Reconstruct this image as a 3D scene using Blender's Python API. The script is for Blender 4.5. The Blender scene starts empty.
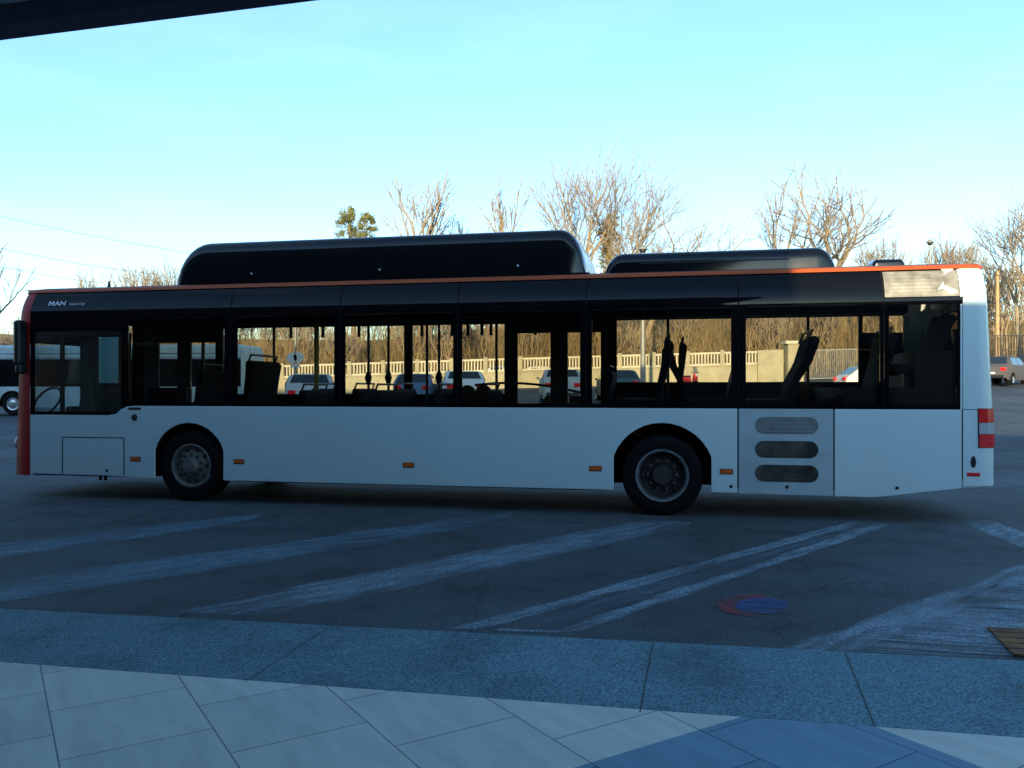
import bpy, bmesh, math, random
from mathutils import Vector, Matrix
R = math.radians
scene = bpy.context.scene
C = scene.collection
# ---------------------------------------------------------------- camera
CAMZ = 1.48; F = 829.0; HY = 389.0
cam_d = bpy.data.cameras.new("camera"); cam = bpy.data.objects.new("camera", cam_d); C.objects.link(cam)
cam.location = (0, 0, CAMZ); cam.rotation_euler = (R(90), 0, 0)
cam_d.sensor_width = 36; cam_d.lens = 36*F/1024; cam_d.shift_y = 5/1024
cam_d.clip_start = 0.05; cam_d.clip_end = 3000
scene.camera = cam
# ---------------------------------------------------------------- light
TH = R(11.54)                       # bus, kerb and building run at this angle to the picture
SUN_EL = R(8.5); SUN_AZ = TH + R(180)   # compass angle measured from +Y towards +X of the direction TO the sun
w = bpy.data.worlds.new("World"); scene.world = w; w.use_nodes = True
nt = w.node_tree; bg = nt.nodes['Background']
sky = nt.nodes.new('ShaderNodeTexSky'); sky.sky_type = 'NISHITA'; sky.sun_disc = False
sky.sun_elevation = SUN_EL; sky.sun_rotation = SUN_AZ; sky.air_density = 1.0; sky.dust_density = 0.25; sky.ozone_density = 2.0
tint = nt.nodes.new('ShaderNodeMix'); tint.data_type = 'RGBA'; tint.blend_type = 'MULTIPLY'; tint.inputs['Factor'].default_value = 1
tint.inputs[7].default_value = (.84, 1.03, 1.17, 1)
ctc = nt.nodes.new('ShaderNodeTexCoord'); cmp_ = nt.nodes.new('ShaderNodeMapping'); cmp_.inputs['Scale'].default_value = (1.0,1.0,5.5); nt.links.new(ctc.outputs['Generated'], cmp_.inputs[0])
cn = nt.nodes.new('ShaderNodeTexNoise'); cn.inputs['Scale'].default_value = 2.6; cn.inputs['Detail'].default_value = 7; cn.inputs['Roughness'].default_value = .55; nt.links.new(cmp_.outputs[0], cn.inputs[0])
cr_ = nt.nodes.new('ShaderNodeValToRGB'); cr_.color_ramp.elements[0].position = .44; cr_.color_ramp.elements[1].position = .74; cr_.color_ramp.elements[1].color = (.08,.08,.08,1); nt.links.new(cn.outputs[0], cr_.inputs[0])
cx = nt.nodes.new('ShaderNodeMix'); cx.data_type = 'RGBA'; nt.links.new(cr_.outputs[0], cx.inputs['Factor']); cx.inputs[7].default_value = (4.4,4.9,5.2,1)
nt.links.new(sky.outputs[0], tint.inputs[6]); nt.links.new(tint.outputs[2], cx.inputs[6]); nt.links.new(cx.outputs[2], bg.inputs[0]); bg.inputs[1].default_value = 0.15
sd = bpy.data.lights.new("sun", 'SUN'); sd.energy = 3.3; sd.angle = R(0.5); sd.color = (1.0, 0.82, 0.52)
so = bpy.data.objects.new("sun", sd); C.objects.link(so)
to_sun = Vector((math.sin(SUN_AZ)*math.cos(SUN_EL), math.cos(SUN_AZ)*math.cos(SUN_EL), math.sin(SUN_EL)))
so.rotation_euler = to_sun.to_track_quat('Z', 'Y').to_euler(); so.location = (0, -20, 30)
vs = scene.view_settings
vs.view_transform = 'Standard'; vs.look = 'None'; vs.exposure = 1.45; vs.gamma = 1.0; vs.use_curve_mapping = False
scene.render.engine = 'CYCLES'
scene.cycles.max_bounces = 10; scene.cycles.transparent_max_bounces = 24
scene.cycles.caustics_reflective = False; scene.cycles.caustics_refractive = False

# ---------------------------------------------------------------- materials
M = {}
def mat(name, col, rough=0.6, metal=0.0, var=0.0, vscale=4.0, bump=0.0, bscale=60.0, spec=0.5, coat=0.0, col2=None, stretch=(1,1,1)):
    m = bpy.data.materials.new(name); m.use_nodes = True; n = m.node_tree; N = n.nodes; L = n.links
    b = N['Principled BSDF']; b.inputs['Base Color'].default_value = (*col, 1)
    b.inputs['Roughness'].default_value = rough; b.inputs['Metallic'].default_value = metal
    b.inputs['Specular IOR Level'].default_value = spec; b.inputs['Coat Weight'].default_value = coat
    tc = N.new('ShaderNodeTexCoord'); mp = N.new('ShaderNodeMapping'); mp.inputs['Scale'].default_value = stretch
    L.new(tc.outputs['Object'], mp.inputs[0])
    no = N.new('ShaderNodeTexNoise'); no.inputs['Scale'].default_value = vscale; no.inputs['Detail'].default_value = 6
    L.new(mp.outputs[0], no.inputs[0])
    if var or col2:
        c2 = col2 or tuple(c*(1-var) for c in col)
        cr = N.new('ShaderNodeValToRGB'); cr.color_ramp.elements[0].position = .32; cr.color_ramp.elements[1].position = .68
        cr.color_ramp.elements[0].color = (*c2, 1); cr.color_ramp.elements[1].color = (*col, 1)
        L.new(no.outputs[0], cr.inputs[0]); L.new(cr.outputs[0], b.inputs['Base Color'])
    if bump:
        nb = N.new('ShaderNodeTexNoise'); nb.inputs['Scale'].default_value = bscale; nb.inputs['Detail'].default_value = 5
        bp = N.new('ShaderNodeBump'); bp.inputs['Strength'].default_value = bump; bp.inputs['Distance'].default_value = .01
        L.new(mp.outputs[0], nb.inputs[0]); L.new(nb.outputs[0], bp.inputs['Height']); L.new(bp.outputs[0], b.inputs['Normal'])
    M[name] = m; return m
def glass(name, tint, refl=1.0, haze=0.0, hcol=(.2,.2,.2)):
    m = bpy.data.materials.new(name); m.use_nodes = True; n = m.node_tree; N = n.nodes; L = n.links
    N.remove(N['Principled BSDF']); out = N['Material Output']
    tr = N.new('ShaderNodeBsdfTransparent'); tr.inputs[0].default_value = (*tint, 1)
    gl = N.new('ShaderNodeBsdfGlossy'); gl.inputs['Roughness'].default_value = .02
    fr = N.new('ShaderNodeFresnel'); fr.inputs[0].default_value = 1.5
    mu = N.new('ShaderNodeMath'); mu.operation = 'MULTIPLY'; mu.inputs[1].default_value = refl; L.new(fr.outputs[0], mu.inputs[0])
    df = N.new('ShaderNodeBsdfDiffuse'); df.inputs[0].default_value = (*hcol, 1)
    m0 = N.new('ShaderNodeMixShader'); m0.inputs[0].default_value = haze; L.new(tr.outputs[0], m0.inputs[1]); L.new(df.outputs[0], m0.inputs[2])
    mx = N.new('ShaderNodeMixShader'); L.new(mu.outputs[0], mx.inputs[0]); L.new(m0.outputs[0], mx.inputs[1]); L.new(gl.outputs[0], mx.inputs[2])
    L.new(mx.outputs[0], out.inputs[0]); M[name] = m; return m

mat('bus_white', (.70,.82,.80), .34, var=.05, vscale=1.1, coat=.25, bump=.02, bscale=30)
mat('bus_red', (.50,.085,.05), .4, spec=.3, var=.12)
mat('mask_red', (.50,.015,.018), .4, spec=.3, var=.12)
mat('strip_red', (.50,.092,.024), .4, spec=.3, var=.12)
mat('bus_grey', (.50,.58,.58), .45, var=.2, vscale=2.5)
mat('frit', (.004,.004,.005), .05, spec=.24)
mat('pod_black', (.004,.0045,.006), .13, var=.3, spec=.5)
mat('rubber', (.007,.007,.007), .85, var=.3, vscale=12, bump=.2, bscale=40, spec=.2)
mat('arch', (.003,.003,.003), .95, spec=.05)
mat('seam', (.01,.01,.012), .6)
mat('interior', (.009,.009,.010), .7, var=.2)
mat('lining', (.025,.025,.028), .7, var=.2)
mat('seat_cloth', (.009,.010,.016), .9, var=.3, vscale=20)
mat('stanchion', (.42,.28,.04), .4)
mat('pole_dark', (.03,.03,.03), .4)
mat('steel', (.68,.69,.70), .25, metal=.85, var=.25, vscale=10)
mat('rim_grey', (.24,.21,.18), .6, metal=.2, var=.4, vscale=14)
mat('hub_dark', (.05,.043,.036), .6, var=.5, vscale=20)
mat('orange_lens', (.75,.13,.02), .25)
mat('red_lens', (.85,.02,.02), .12, coat=.2)
mat('clear_lens', (.45,.47,.5), .12, coat=.5)
mat('plastic_black', (.012,.012,.013), .4)
mat('grille_dark', (.12,.11,.095), .75, col2=(.012,.009,.007), vscale=3.2, spec=.2)
mat('grille_dust', (.26,.27,.26), .7, var=.35, vscale=7)
mat('dusty_panel', (.30,.29,.25), .5, col2=(.14,.135,.11), vscale=9, bump=.1, bscale=18)
mat('peeled_white', (.78,.77,.72), .6, var=.2, vscale=14)
mat('silver_letter', (.62,.64,.66), .35, metal=.3)
glass('bus_glass', (.79,.77,.71), 1.0)
glass('far_glass', (.90,.88,.82), .7)
glass('driver_glass', (.80,.88,.86), 1.0, .008, (.3,.4,.4))
glass('green_sheen_glass', (.75,.92,.88), 1.0, .45, (.6,.95,.92))  # diffuse haze colour paints in the green reflection on the pane
glass('milky_glass', (.62,.64,.64), 1.0, .25, (.12,.12,.13))
glass('windscreen_glass', (.92,.95,.94), .25)
mat('car_glass', (.02,.025,.03), .05, coat=.5)
mat('concrete', (.38,.35,.23), .85, var=.25, vscale=1.2, bump=.15, bscale=20)
mat('concrete_pale', (.54,.51,.38), .85, var=.2, vscale=1.2)
mat('galv', (.27,.27,.25), .5, metal=.3, var=.2)
mat('wood_pole', (.45,.30,.15), .85, var=.3)
mat('bark', (.30,.235,.15), .9, var=.45, vscale=3, bump=.3)
mat('bark_pale', (.36,.27,.16), .9, var=.4, vscale=3)
mat('twig', (.25,.205,.15), .9, var=.3, vscale=2)
mat('brush', (.24,.175,.08), .9, col2=(.10,.075,.035), vscale=.5)
mat('needles', (.22,.22,.07), .8, col2=(.12,.13,.04), vscale=1.5)
mat('ivy', (.30,.21,.05), .7, col2=(.15,.11,.02), vscale=2)
mat('leaf_litter', (.20,.145,.07), .95, col2=(.10,.075,.035), vscale=.35, bump=.3, bscale=3)
mat('soffit', (.62,.60,.64), .7, var=.1)
mat('fascia', (.09,.08,.12), .6)
mat('render_wall', (.16,.15,.14), .85, var=.2)
mat('roof_felt', (.08,.08,.08), .9, var=.3)
mat('rust', (.30,.12,.03), .85, col2=(.09,.045,.02), vscale=7)
mat('sign_white', (.55,.55,.52), .4)

def ground_mat(name, c1, c2, speck, bump, crack=1.0):
    m = bpy.data.materials.new(name); m.use_nodes = True; n = m.node_tree; N = n.nodes; L = n.links; b = N['Principled BSDF']
    tc = N.new('ShaderNodeTexCoord')
    a = N.new('ShaderNodeTexNoise'); a.inputs['Scale'].default_value = .35; a.inputs['Detail'].default_value = 8
    f = N.new('ShaderNodeTexNoise'); f.inputs['Scale'].default_value = speck; f.inputs['Detail'].default_value = 3
    L.new(tc.outputs['Object'], a.inputs[0]); L.new(tc.outputs['Object'], f.inputs[0])
    r = N.new('ShaderNodeValToRGB'); r.color_ramp.elements[0].position = .35; r.color_ramp.elements[1].position = .65
    r.color_ramp.elements[0].color = (*c1,1); r.color_ramp.elements[1].color = (*c2,1); L.new(a.outputs[0], r.inputs[0])
    r2 = N.new('ShaderNodeValToRGB'); r2.color_ramp.elements[0].position = .36; r2.color_ramp.elements[1].position = .66
    r2.color_ramp.elements[0].color = (.55,.55,.55,1); r2.color_ramp.elements[1].color = (1.5,1.5,1.5,1); L.new(f.outputs[0], r2.inputs[0])
    mx = N.new('ShaderNodeMix'); mx.data_type = 'RGBA'; mx.blend_type = 'MULTIPLY'; mx.inputs['Factor'].default_value = 1
    st_ = N.new('ShaderNodeTexNoise'); st_.inputs['Scale'].default_value = 1.9; st_.inputs['Detail'].default_value = 7; st_.inputs['Roughness'].default_value = .65; L.new(tc.outputs['Object'], st_.inputs[0])
    r3 = N.new('ShaderNodeValToRGB'); r3.color_ramp.elements[0].position = .34; r3.color_ramp.elements[1].position = .52; r3.color_ramp.elements[0].color = (.66,.66,.66,1); L.new(st_.outputs[0], r3.inputs[0])
    vo = N.new('ShaderNodeTexVoronoi'); vo.feature = 'DISTANCE_TO_EDGE'; vo.inputs['Scale'].default_value = .42
    wn_ = N.new('ShaderNodeTexNoise'); wn_.inputs['Scale'].default_value = 2.2; wn_.inputs['Detail'].default_value = 6; L.new(tc.outputs['Object'], wn_.inputs[0])
    wm = N.new('ShaderNodeMix'); wm.data_type = 'RGBA'; wm.blend_type = 'ADD'; wm.inputs['Factor'].default_value = .55; L.new(tc.outputs['Object'], wm.inputs[6]); L.new(wn_.outputs[1], wm.inputs[7]); L.new(wm.outputs[2], vo.inputs[0])
    r4 = N.new('ShaderNodeValToRGB'); r4.color_ramp.elements[0].position = .0; r4.color_ramp.elements[1].position = .005; r4.color_ramp.elements[0].color = (crack,crack,crack,1); L.new(vo.outputs[0], r4.inputs[0])
    m3 = N.new('ShaderNodeMix'); m3.data_type = 'RGBA'; m3.blend_type = 'MULTIPLY'; m3.inputs['Factor'].default_value = 1; L.new(r3.outputs[0], m3.inputs[6]); L.new(r4.outputs[0], m3.inputs[7])
    m4 = N.new('ShaderNodeMix'); m4.data_type = 'RGBA'; m4.blend_type = 'MULTIPLY'; m4.inputs['Factor'].default_value = 1; L.new(r2.outputs[0], m4.inputs[6]); L.new(m3.outputs[2], m4.inputs[7])
    L.new(r.outputs[0], mx.inputs[6]); L.new(m4.outputs[2], mx.inputs[7]); L.new(mx.outputs[2], b.inputs['Base Color'])
    bp = N.new('ShaderNodeBump'); bp.inputs['Strength'].default_value = bump; bp.inputs['Distance'].default_value = .006
    L.new(f.outputs[0], bp.inputs['Height']); L.new(bp.outputs[0], b.inputs['Normal']); b.inputs['Roughness'].default_value = .85
    b.inputs['Specular IOR Level'].default_value = .3
    M[name] = m
ground_mat('asphalt', (.060,.066,.068), (.094,.118,.128), 60, .5, .55)
ground_mat('kerb_stone', (.115,.22,.26), (.15,.27,.315), 95, .15)
def paint_mat(name, col, cover=.5, scale=7, sx=(1,1,1), rot=0):
    m = bpy.data.materials.new(name); m.use_nodes = True; n = m.node_tree; N = n.nodes; L = n.links; b = N['Principled BSDF']
    b.inputs['Base Color'].default_value = (*col,1); b.inputs['Roughness'].default_value = .8
    tc = N.new('ShaderNodeTexCoord'); mp = N.new('ShaderNodeMapping'); mp.inputs['Scale'].default_value = sx; mp.inputs['Rotation'].default_value = (0,0,rot)
    L.new(tc.outputs['Object'], mp.inputs[0])
    a = N.new('ShaderNodeTexNoise'); a.inputs['Scale'].default_value = scale; a.inputs['Detail'].default_value = 9; a.inputs['Roughness'].default_value = .72
    pre = N.new('ShaderNodeMapping'); pre.inputs['Rotation'].default_value = (0,0,-rot); mp.inputs['Rotation'].default_value = (0,0,0)
    L.new(tc.outputs['Object'], pre.inputs[0]); L.new(pre.outputs[0], mp.inputs[0])
    L.new(mp.outputs[0], a.inputs[0])
    uv = N.new('ShaderNodeSeparateXYZ'); L.new(tc.outputs['UV'], uv.inputs[0])
    def edge(k, pw, amt):
        e1 = N.new('ShaderNodeMath'); e1.operation = 'MULTIPLY_ADD'; e1.inputs[1].default_value = 2; e1.inputs[2].default_value = -1; L.new(uv.outputs[k], e1.inputs[0])
        e2 = N.new('ShaderNodeMath'); e2.operation = 'ABSOLUTE'; L.new(e1.outputs[0], e2.inputs[0])
        e3 = N.new('ShaderNodeMath'); e3.operation = 'POWER'; e3.inputs[1].default_value = pw; L.new(e2.outputs[0], e3.inputs[0])
        e4 = N.new('ShaderNodeMath'); e4.operation = 'MULTIPLY'; e4.inputs[1].default_value = -amt; L.new(e3.outputs[0], e4.inputs[0]); return e4
    s1 = N.new('ShaderNodeMath'); s1.operation = 'ADD'; L.new(a.outputs[0], s1.inputs[0]); L.new(edge(1,3,.24).outputs[0], s1.inputs[1])
    s2 = N.new('ShaderNodeMath'); s2.operation = 'ADD'; L.new(s1.outputs[0], s2.inputs[0]); L.new(edge(0,8,.10).outputs[0], s2.inputs[1])
    big = N.new('ShaderNodeTexNoise'); big.inputs['Scale'].default_value = .9; big.inputs['Detail'].default_value = 3; L.new(tc.outputs['Object'], big.inputs[0])
    s3 = N.new('ShaderNodeMath'); s3.operation = 'MULTIPLY_ADD'; s3.inputs[1].default_value = .5; L.new(big.outputs[0], s3.inputs[0]); L.new(s2.outputs[0], s3.inputs[2])
    a = N.new('ShaderNodeMath'); a.operation = 'ADD'; a.inputs[1].default_value = -.22; L.new(s3.outputs[0], a.inputs[0])
    r = N.new('ShaderNodeValToRGB'); r.color_ramp.elements[0].position = .56-cover*.3; r.color_ramp.elements[1].position = .86-cover*.3
    r.color_ramp.elements[0].color = (0,0,0,1); r.color_ramp.elements[1].color = (.85,.85,.85,1); L.new(a.outputs[0], r.inputs[0])
    gn = N.new('ShaderNodeTexNoise'); gn.inputs['Scale'].default_value = 45; gn.inputs['Detail'].default_value = 3; L.new(tc.outputs['Object'], gn.inputs[0])
    gr = N.new('ShaderNodeValToRGB'); gr.color_ramp.elements[0].position = .36; gr.color_ramp.elements[1].position = .62
    gr.color_ramp.elements[0].color = (.42,.42,.42,1); L.new(gn.outputs[0], gr.inputs[0])
    pm_ = N.new('ShaderNodeMath'); pm_.operation = 'MULTIPLY'; L.new(r.outputs[0], pm_.inputs[0]); L.new(gr.outputs[0], pm_.inputs[1])
    L.new(pm_.outputs[0], b.inputs['Alpha']); M[name] = m
paint_mat('worn_paint', (.22,.35,.43), .80, 4, (.45,2.6,1), R(43))
paint_mat('worn_line', (.33,.45,.52), .78, 4, (.5,2.8,1), R(43))
paint_mat('faint_paint', (.16,.24,.30), .5, 4, (.5,2.8,1), R(43))
paint_mat('worn_ochre_sun', (.12,.10,.075), .5, 3, (.5,3,1), R(30))
paint_mat('worn_red', (.34,.05,.06), .8, 6)
paint_mat('worn_blue', (.05,.12,.42), .66, 4, (.6,5,1), -TH)
paint_mat('worn_hatch', (.40,.54,.62), .62, 3.2, (.35,7,1), -TH)

# paving tiles, laid diagonally in running bond
def tile_mat():
    m = bpy.data.materials.new('paving'); m.use_nodes = True; n = m.node_tree; N = n.nodes; L = n.links; b = N['Principled BSDF']
    geo = N.new('ShaderNodeNewGeometry'); sep = N.new('ShaderNodeSeparateXYZ'); L.new(geo.outputs['Position'], sep.inputs[0])
    def lin(ax, ay, off):
        p = N.new('ShaderNodeMath'); p.operation = 'MULTIPLY'; p.inputs[1].default_value = ax; L.new(sep.outputs[0], p.inputs[0])
        q = N.new('ShaderNodeMath'); q.operation = 'MULTIPLY_ADD'; q.inputs[1].default_value = ay; L.new(sep.outputs[1], q.inputs[0]); L.new(p.outputs[0], q.inputs[2])
        s = N.new('ShaderNodeMath'); s.operation = 'ADD'; s.inputs[1].default_value = off; L.new(q.outputs[0], s.inputs[0]); return s
    d = lin(.535, -.845, 3.72+54.5); nn = lin(.845, .535, -.22+54.5)
    cb = N.new('ShaderNodeCombineXYZ'); L.new(d.outputs[0], cb.inputs[0]); L.new(nn.outputs[0], cb.inputs[1])
    br = N.new('ShaderNodeTexBrick'); br.inputs['Scale'].default_value = 1; br.inputs['Brick Width'].default_value = .545; br.inputs['Row Height'].default_value = .545
    br.offset = .5; br.inputs['Mortar Size'].default_value = .0035; br.inputs['Mortar Smooth'].default_value = .3
    br.inputs['Color1'].default_value = (.58,.62,.56,1); br.inputs['Color2'].default_value = (.68,.70,.62,1); br.inputs['Mortar'].default_value = (.16,.20,.24,1)
    L.new(cb.outputs[0], br.inputs[0])
    def cmp(src, op, v):
        c = N.new('ShaderNodeMath'); c.operation = op; c.inputs[1].default_value = v; L.new(src.outputs[0], c.inputs[0]); return c
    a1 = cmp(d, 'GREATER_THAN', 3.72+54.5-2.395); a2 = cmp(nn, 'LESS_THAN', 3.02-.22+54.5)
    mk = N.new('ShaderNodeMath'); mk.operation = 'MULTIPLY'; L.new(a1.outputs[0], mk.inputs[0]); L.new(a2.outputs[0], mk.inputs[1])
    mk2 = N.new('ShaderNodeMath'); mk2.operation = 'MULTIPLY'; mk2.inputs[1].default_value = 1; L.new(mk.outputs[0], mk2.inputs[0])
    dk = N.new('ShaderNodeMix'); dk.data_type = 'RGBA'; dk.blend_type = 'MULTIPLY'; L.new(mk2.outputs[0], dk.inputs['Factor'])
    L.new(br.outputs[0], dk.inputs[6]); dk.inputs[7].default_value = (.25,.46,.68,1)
    mp = N.new('ShaderNodeMapping'); mp.inputs['Scale'].default_value = (1.2,5,1); L.new(cb.outputs[0], mp.inputs[0])
    no = N.new('ShaderNodeTexNoise'); no.inputs['Scale'].default_value = 2.2; no.inputs['Detail'].default_value = 8; L.new(mp.outputs[0], no.inputs[0])
    r = N.new('ShaderNodeValToRGB'); r.color_ramp.elements[0].position=.3; r.color_ramp.elements[1].position=.7
    r.color_ramp.elements[0].color = (.84,.85,.86,1); r.color_ramp.elements[1].color = (1.06,1.05,1.04,1); L.new(no.outputs[0], r.inputs[0])
    mx = N.new('ShaderNodeMix'); mx.data_type = 'RGBA'; mx.blend_type = 'MULTIPLY'; mx.inputs['Factor'].default_value = 1
    L.new(dk.outputs[2], mx.inputs[6]); L.new(r.outputs[0], mx.inputs[7]); L.new(mx.outputs[2], b.inputs['Base Color'])
    b.inputs['Roughness'].default_value = .75
    bp = N.new('ShaderNodeBump'); bp.inputs['Strength'].default_value = .4; bp.inputs['Distance'].default_value = .003; bp.invert = True
    L.new(br.outputs['Fac'], bp.inputs['Height']); L.new(bp.outputs[0], b.inputs['Normal'])
    M['paving'] = m
tile_mat()

# ---------------------------------------------------------------- mesh helpers
class MB:
    def __init__(s): s.v = []; s.f = []
    def add(s, vs, fs):
        o = len(s.v); s.v += [tuple(x) for x in vs]; s.f += [tuple(i+o for i in f) for f in fs]; return s
    def box(s, x0, x1, y0, y1, z0, z1):
        return s.add([(x,y,z) for z in (z0,z1) for y in (y0,y1) for x in (x0,x1)],
                     [(0,2,3,1),(4,5,7,6),(0,1,5,4),(2,6,7,3),(0,4,6,2),(1,3,7,5)])
    def tube(s, pts, rad, n=8, cap=True):
        pts = [Vector(p) for p in pts]; m = len(pts)
        if not isinstance(rad, (list, tuple)): rad = [rad]*m
        vs = []; fs = []; ref = None
        for i, p in enumerate(pts):
            t = (pts[min(i+1,m-1)]-pts[max(i-1,0)]); t = t.normalized() if t.length > 1e-9 else Vector((0,0,1))
            if ref is None: ref = Vector((1,0,0)) if abs(t.x) < .8 else Vector((0,1,0))
            a = t.cross(ref); a.normalize(); b = t.cross(a); ref = b.cross(t) if False else ref
            for k in range(n):
                an = 2*math.pi*k/n; vs.append(p+(a*math.cos(an)+b*math.sin(an))*rad[i])
        for i in range(m-1):
            for k in range(n):
                k2 = (k+1) % n; fs.append((i*n+k, i*n+k2, (i+1)*n+k2, (i+1)*n+k))
        if cap: fs.append(tuple(range(n))[::-1]); fs.append(tuple((m-1)*n+k for k in range(n)))
        return s.add(vs, fs)
    def prism(s, poly, y0, y1):            # outline in (x,z), thick along y
        n = len(poly)
        return s.add([(x,y0,z) for x,z in poly]+[(x,y1,z) for x,z in poly],
                     [tuple(range(n)), tuple(range(n,2*n))[::-1]]+[(i,i+n,(i+1)%n+n,(i+1)%n) for i in range(n)])
    def lathe(s, prof, c=(0,0,0), n=32):   # profile (r, y) turned about the y axis
        vs = []; fs = []; m = len(prof)
        for k in range(n):
            a = 2*math.pi*k/n
            for r, y in prof: vs.append((c[0]+r*math.cos(a), c[1]+y, c[2]+r*math.sin(a)))
        for k in range(n):
            k2 = (k+1) % n
            for i in range(m-1): fs.append((k*m+i, k2*m+i, k2*m+i+1, k*m+i+1))
        return s.add(vs, fs)
    def grid(s, rows):                     # rows of equal length
        n = len(rows[0]); vs = [p for r in rows for p in r]; fs = []
        for i in range(len(rows)-1):
            for k in range(n-1): fs.append((i*n+k, i*n+k+1, (i+1)*n+k+1, (i+1)*n+k))
        return s.add(vs, fs)
    def warp(s, fn): s.v = [fn(*p) for p in s.v]; return s
    def build(s, name, m, parent=None, bevel=0, smooth=0, loc=None, rotz=0, solid=0):
        me = bpy.data.meshes.new(name); me.from_pydata(s.v, [], s.f); me.update()
        bm = bmesh.new(); bm.from_mesh(me)
        if len(s.f) < 60000:
            bmesh.ops.remove_doubles(bm, verts=bm.verts, dist=1e-5); bmesh.ops.recalc_face_normals(bm, faces=bm.faces)
        bm.to_mesh(me); bm.free()
        o = bpy.data.objects.new(name, me); C.objects.link(o); me.materials.append(M[m] if isinstance(m, str) else m)
        if parent: o.parent = parent
        if loc is not None: o.location = loc
        o.rotation_euler.z = rotz
        if solid: md = o.modifiers.new('thick', 'SOLIDIFY'); md.thickness = solid; md.offset = 0
        if bevel: md = o.modifiers.new('bevel', 'BEVEL'); md.width = bevel; md.segments = 2; md.limit_method = 'ANGLE'; md.angle_limit = R(40)
        if smooth:
            for p in me.polygons: p.use_smooth = True
            me.set_sharp_from_angle(angle=R(smooth))
        return o
def empty(name, loc=(0,0,0), rotz=0, parent=None):
    o = bpy.data.objects.new(name, None); C.objects.link(o); o.location = loc; o.rotation_euler.z = rotz
    if parent: o.parent = parent
    return o
def tag(o, label=None, cat=None, group=None, kind=None):
    if label: o['label'] = label
    if cat: o['category'] = cat
    if group: o['group'] = group
    if kind: o['kind'] = kind
    return o
def weld(a, b):
    "pour mesh b (same frame) into mesh a, keeping its material"
    bm = bmesh.new(); bm.from_mesh(a.data); n = len(bm.faces); bm.from_mesh(b.data); bm.faces.ensure_lookup_table()
    a.data.materials.append(b.data.materials[0]); mi = len(a.data.materials)-1
    for f in list(bm.faces)[n:]: f.material_index = mi
    bm.to_mesh(a.data); bm.free(); bpy.data.objects.remove(b)
def kids(o): return [c for c in bpy.data.objects if c.parent == o]
def copy_tree(o, parent=None):
    c = o.copy(); C.objects.link(c); c.parent = parent
    for k in kids(o): copy_tree(k, c)
    return c
def holed(s0, s1, z0, z1, holes, y0, y1, inset=None, extra_z=()):
    xs = sorted({s0, s1, *[h[0] for h in holes], *[h[1] for h in holes]}); xs = [x for x in xs if s0 <= x <= s1]
    zs = sorted({z0, z1, *[h[2] for h in holes], *[h[3] for h in holes], *extra_z}); zs = [z for z in zs if z0 <= z <= z1]
    def full(i, j):
        if i < 0 or j < 0 or i >= len(xs)-1 or j >= len(zs)-1: return False
        cx = (xs[i]+xs[i+1])/2; cz = (zs[j]+zs[j+1])/2
        return not any(h[0] < cx < h[1] and h[2] < cz < h[3] for h in holes)
    mb = MB(); ins = inset or (lambda z: 0)
    def q(pts): mb.add([(x, y+ins(z), z) for x, y, z in pts], [(0,1,2,3)])
    for i in range(len(xs)-1):
        for j in range(len(zs)-1):
            if not full(i, j): continue
            a, b, c, d = xs[i], xs[i+1], zs[j], zs[j+1]
            q([(a,y0,c),(b,y0,c),(b,y0,d),(a,y0,d)]); q([(a,y1,c),(a,y1,d),(b,y1,d),(b,y1,c)])
            if not full(i-1,j): q([(a,y0,c),(a,y0,d),(a,y1,d),(a,y1,c)])
            if not full(i+1,j): q([(b,y0,c),(b,y1,c),(b,y1,d),(b,y0,d)])
            if not full(i,j-1): q([(a,y0,c),(a,y1,c),(b,y1,c),(b,y0,c)])
            if not full(i,j+1): q([(a,y0,d),(b,y0,d),(b,y1,d),(a,y1,d)])
    return mb

# ---------------------------------------------------------------- terrain
def gz(x, y):
    k = min(.062, max(.004, .0355+.0007*x)); t = max(0, min(y, 130)-14.5); t = t*t/(t+3)
    return k*t
def on(px, Y): X = (px-512)/F*Y; return Vector((X, Y, gz(X, Y)))
def flat(px, py, z=0.0): Y = (CAMZ-z)*F/(py-HY); return Vector(((px-512)/F*Y, Y, z))
# pavement edge lines (world)
A0 = flat(0, 608, .12); A1 = flat(1024, 660, .12); B0 = flat(0, 662, .12); B1 = flat(1024, 738, .12)
dB = (B1-B0).normalized(); dA = (A1-A0).normalized()
def ext(p, d, a): return p + d*a
# asphalt as one sheet reaching the horizon
xs = [-900,-300,-160]+[ -100+4*i for i in range(51)]+[160,300,900]
ys = [-60,-20,2,4,6,8,10,12,14]+[15+1.5*i for i in range(20)]+[46+4*i for i in range(22)]+[200,400,900,1600]
rows = [[(x,y,gz(x,y)) for x in xs] for y in ys]
g = MB().grid(rows).build('ground', 'asphalt', smooth=30); tag(g, kind='structure')
# kerb band and paving on a 12 cm step
def poly(pts, name, m, z=None, kind='structure'):
    me = MB(); n = len(pts); me.add([(p[0],p[1],p[2] if z is None else z) for p in pts], [tuple(range(n))]); o = me.build(name, m); return tag(o, kind=kind)
def slab(pts, z0, z1, name, m, bevel=0):
    n = len(pts); mb = MB(); mb.add([(p[0],p[1],z0) for p in pts]+[(p[0],p[1],z1) for p in pts],
        [tuple(range(n)), tuple(range(n,2*n))]+[(i,(i+1)%n,(i+1)%n+n,i+n) for i in range(n)])
    return tag(mb.build(name, m, bevel=bevel), kind='structure')
a0, a1, b0, b1 = ext(A0,dA,-25), ext(A1,dA,25), ext(B0,dB,-25), ext(B1,dB,25)
slab([a0,b0,b1,a1], -.05, .12, 'kerb', 'kerb_stone', .012)
nb = Vector((-dB.y, dB.x, 0)); back0 = b0 - nb*24; back1 = b1 - nb*24
g2 = slab([b0,back0,back1,b1], -.05, .121, 'pavement', 'paving')
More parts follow.
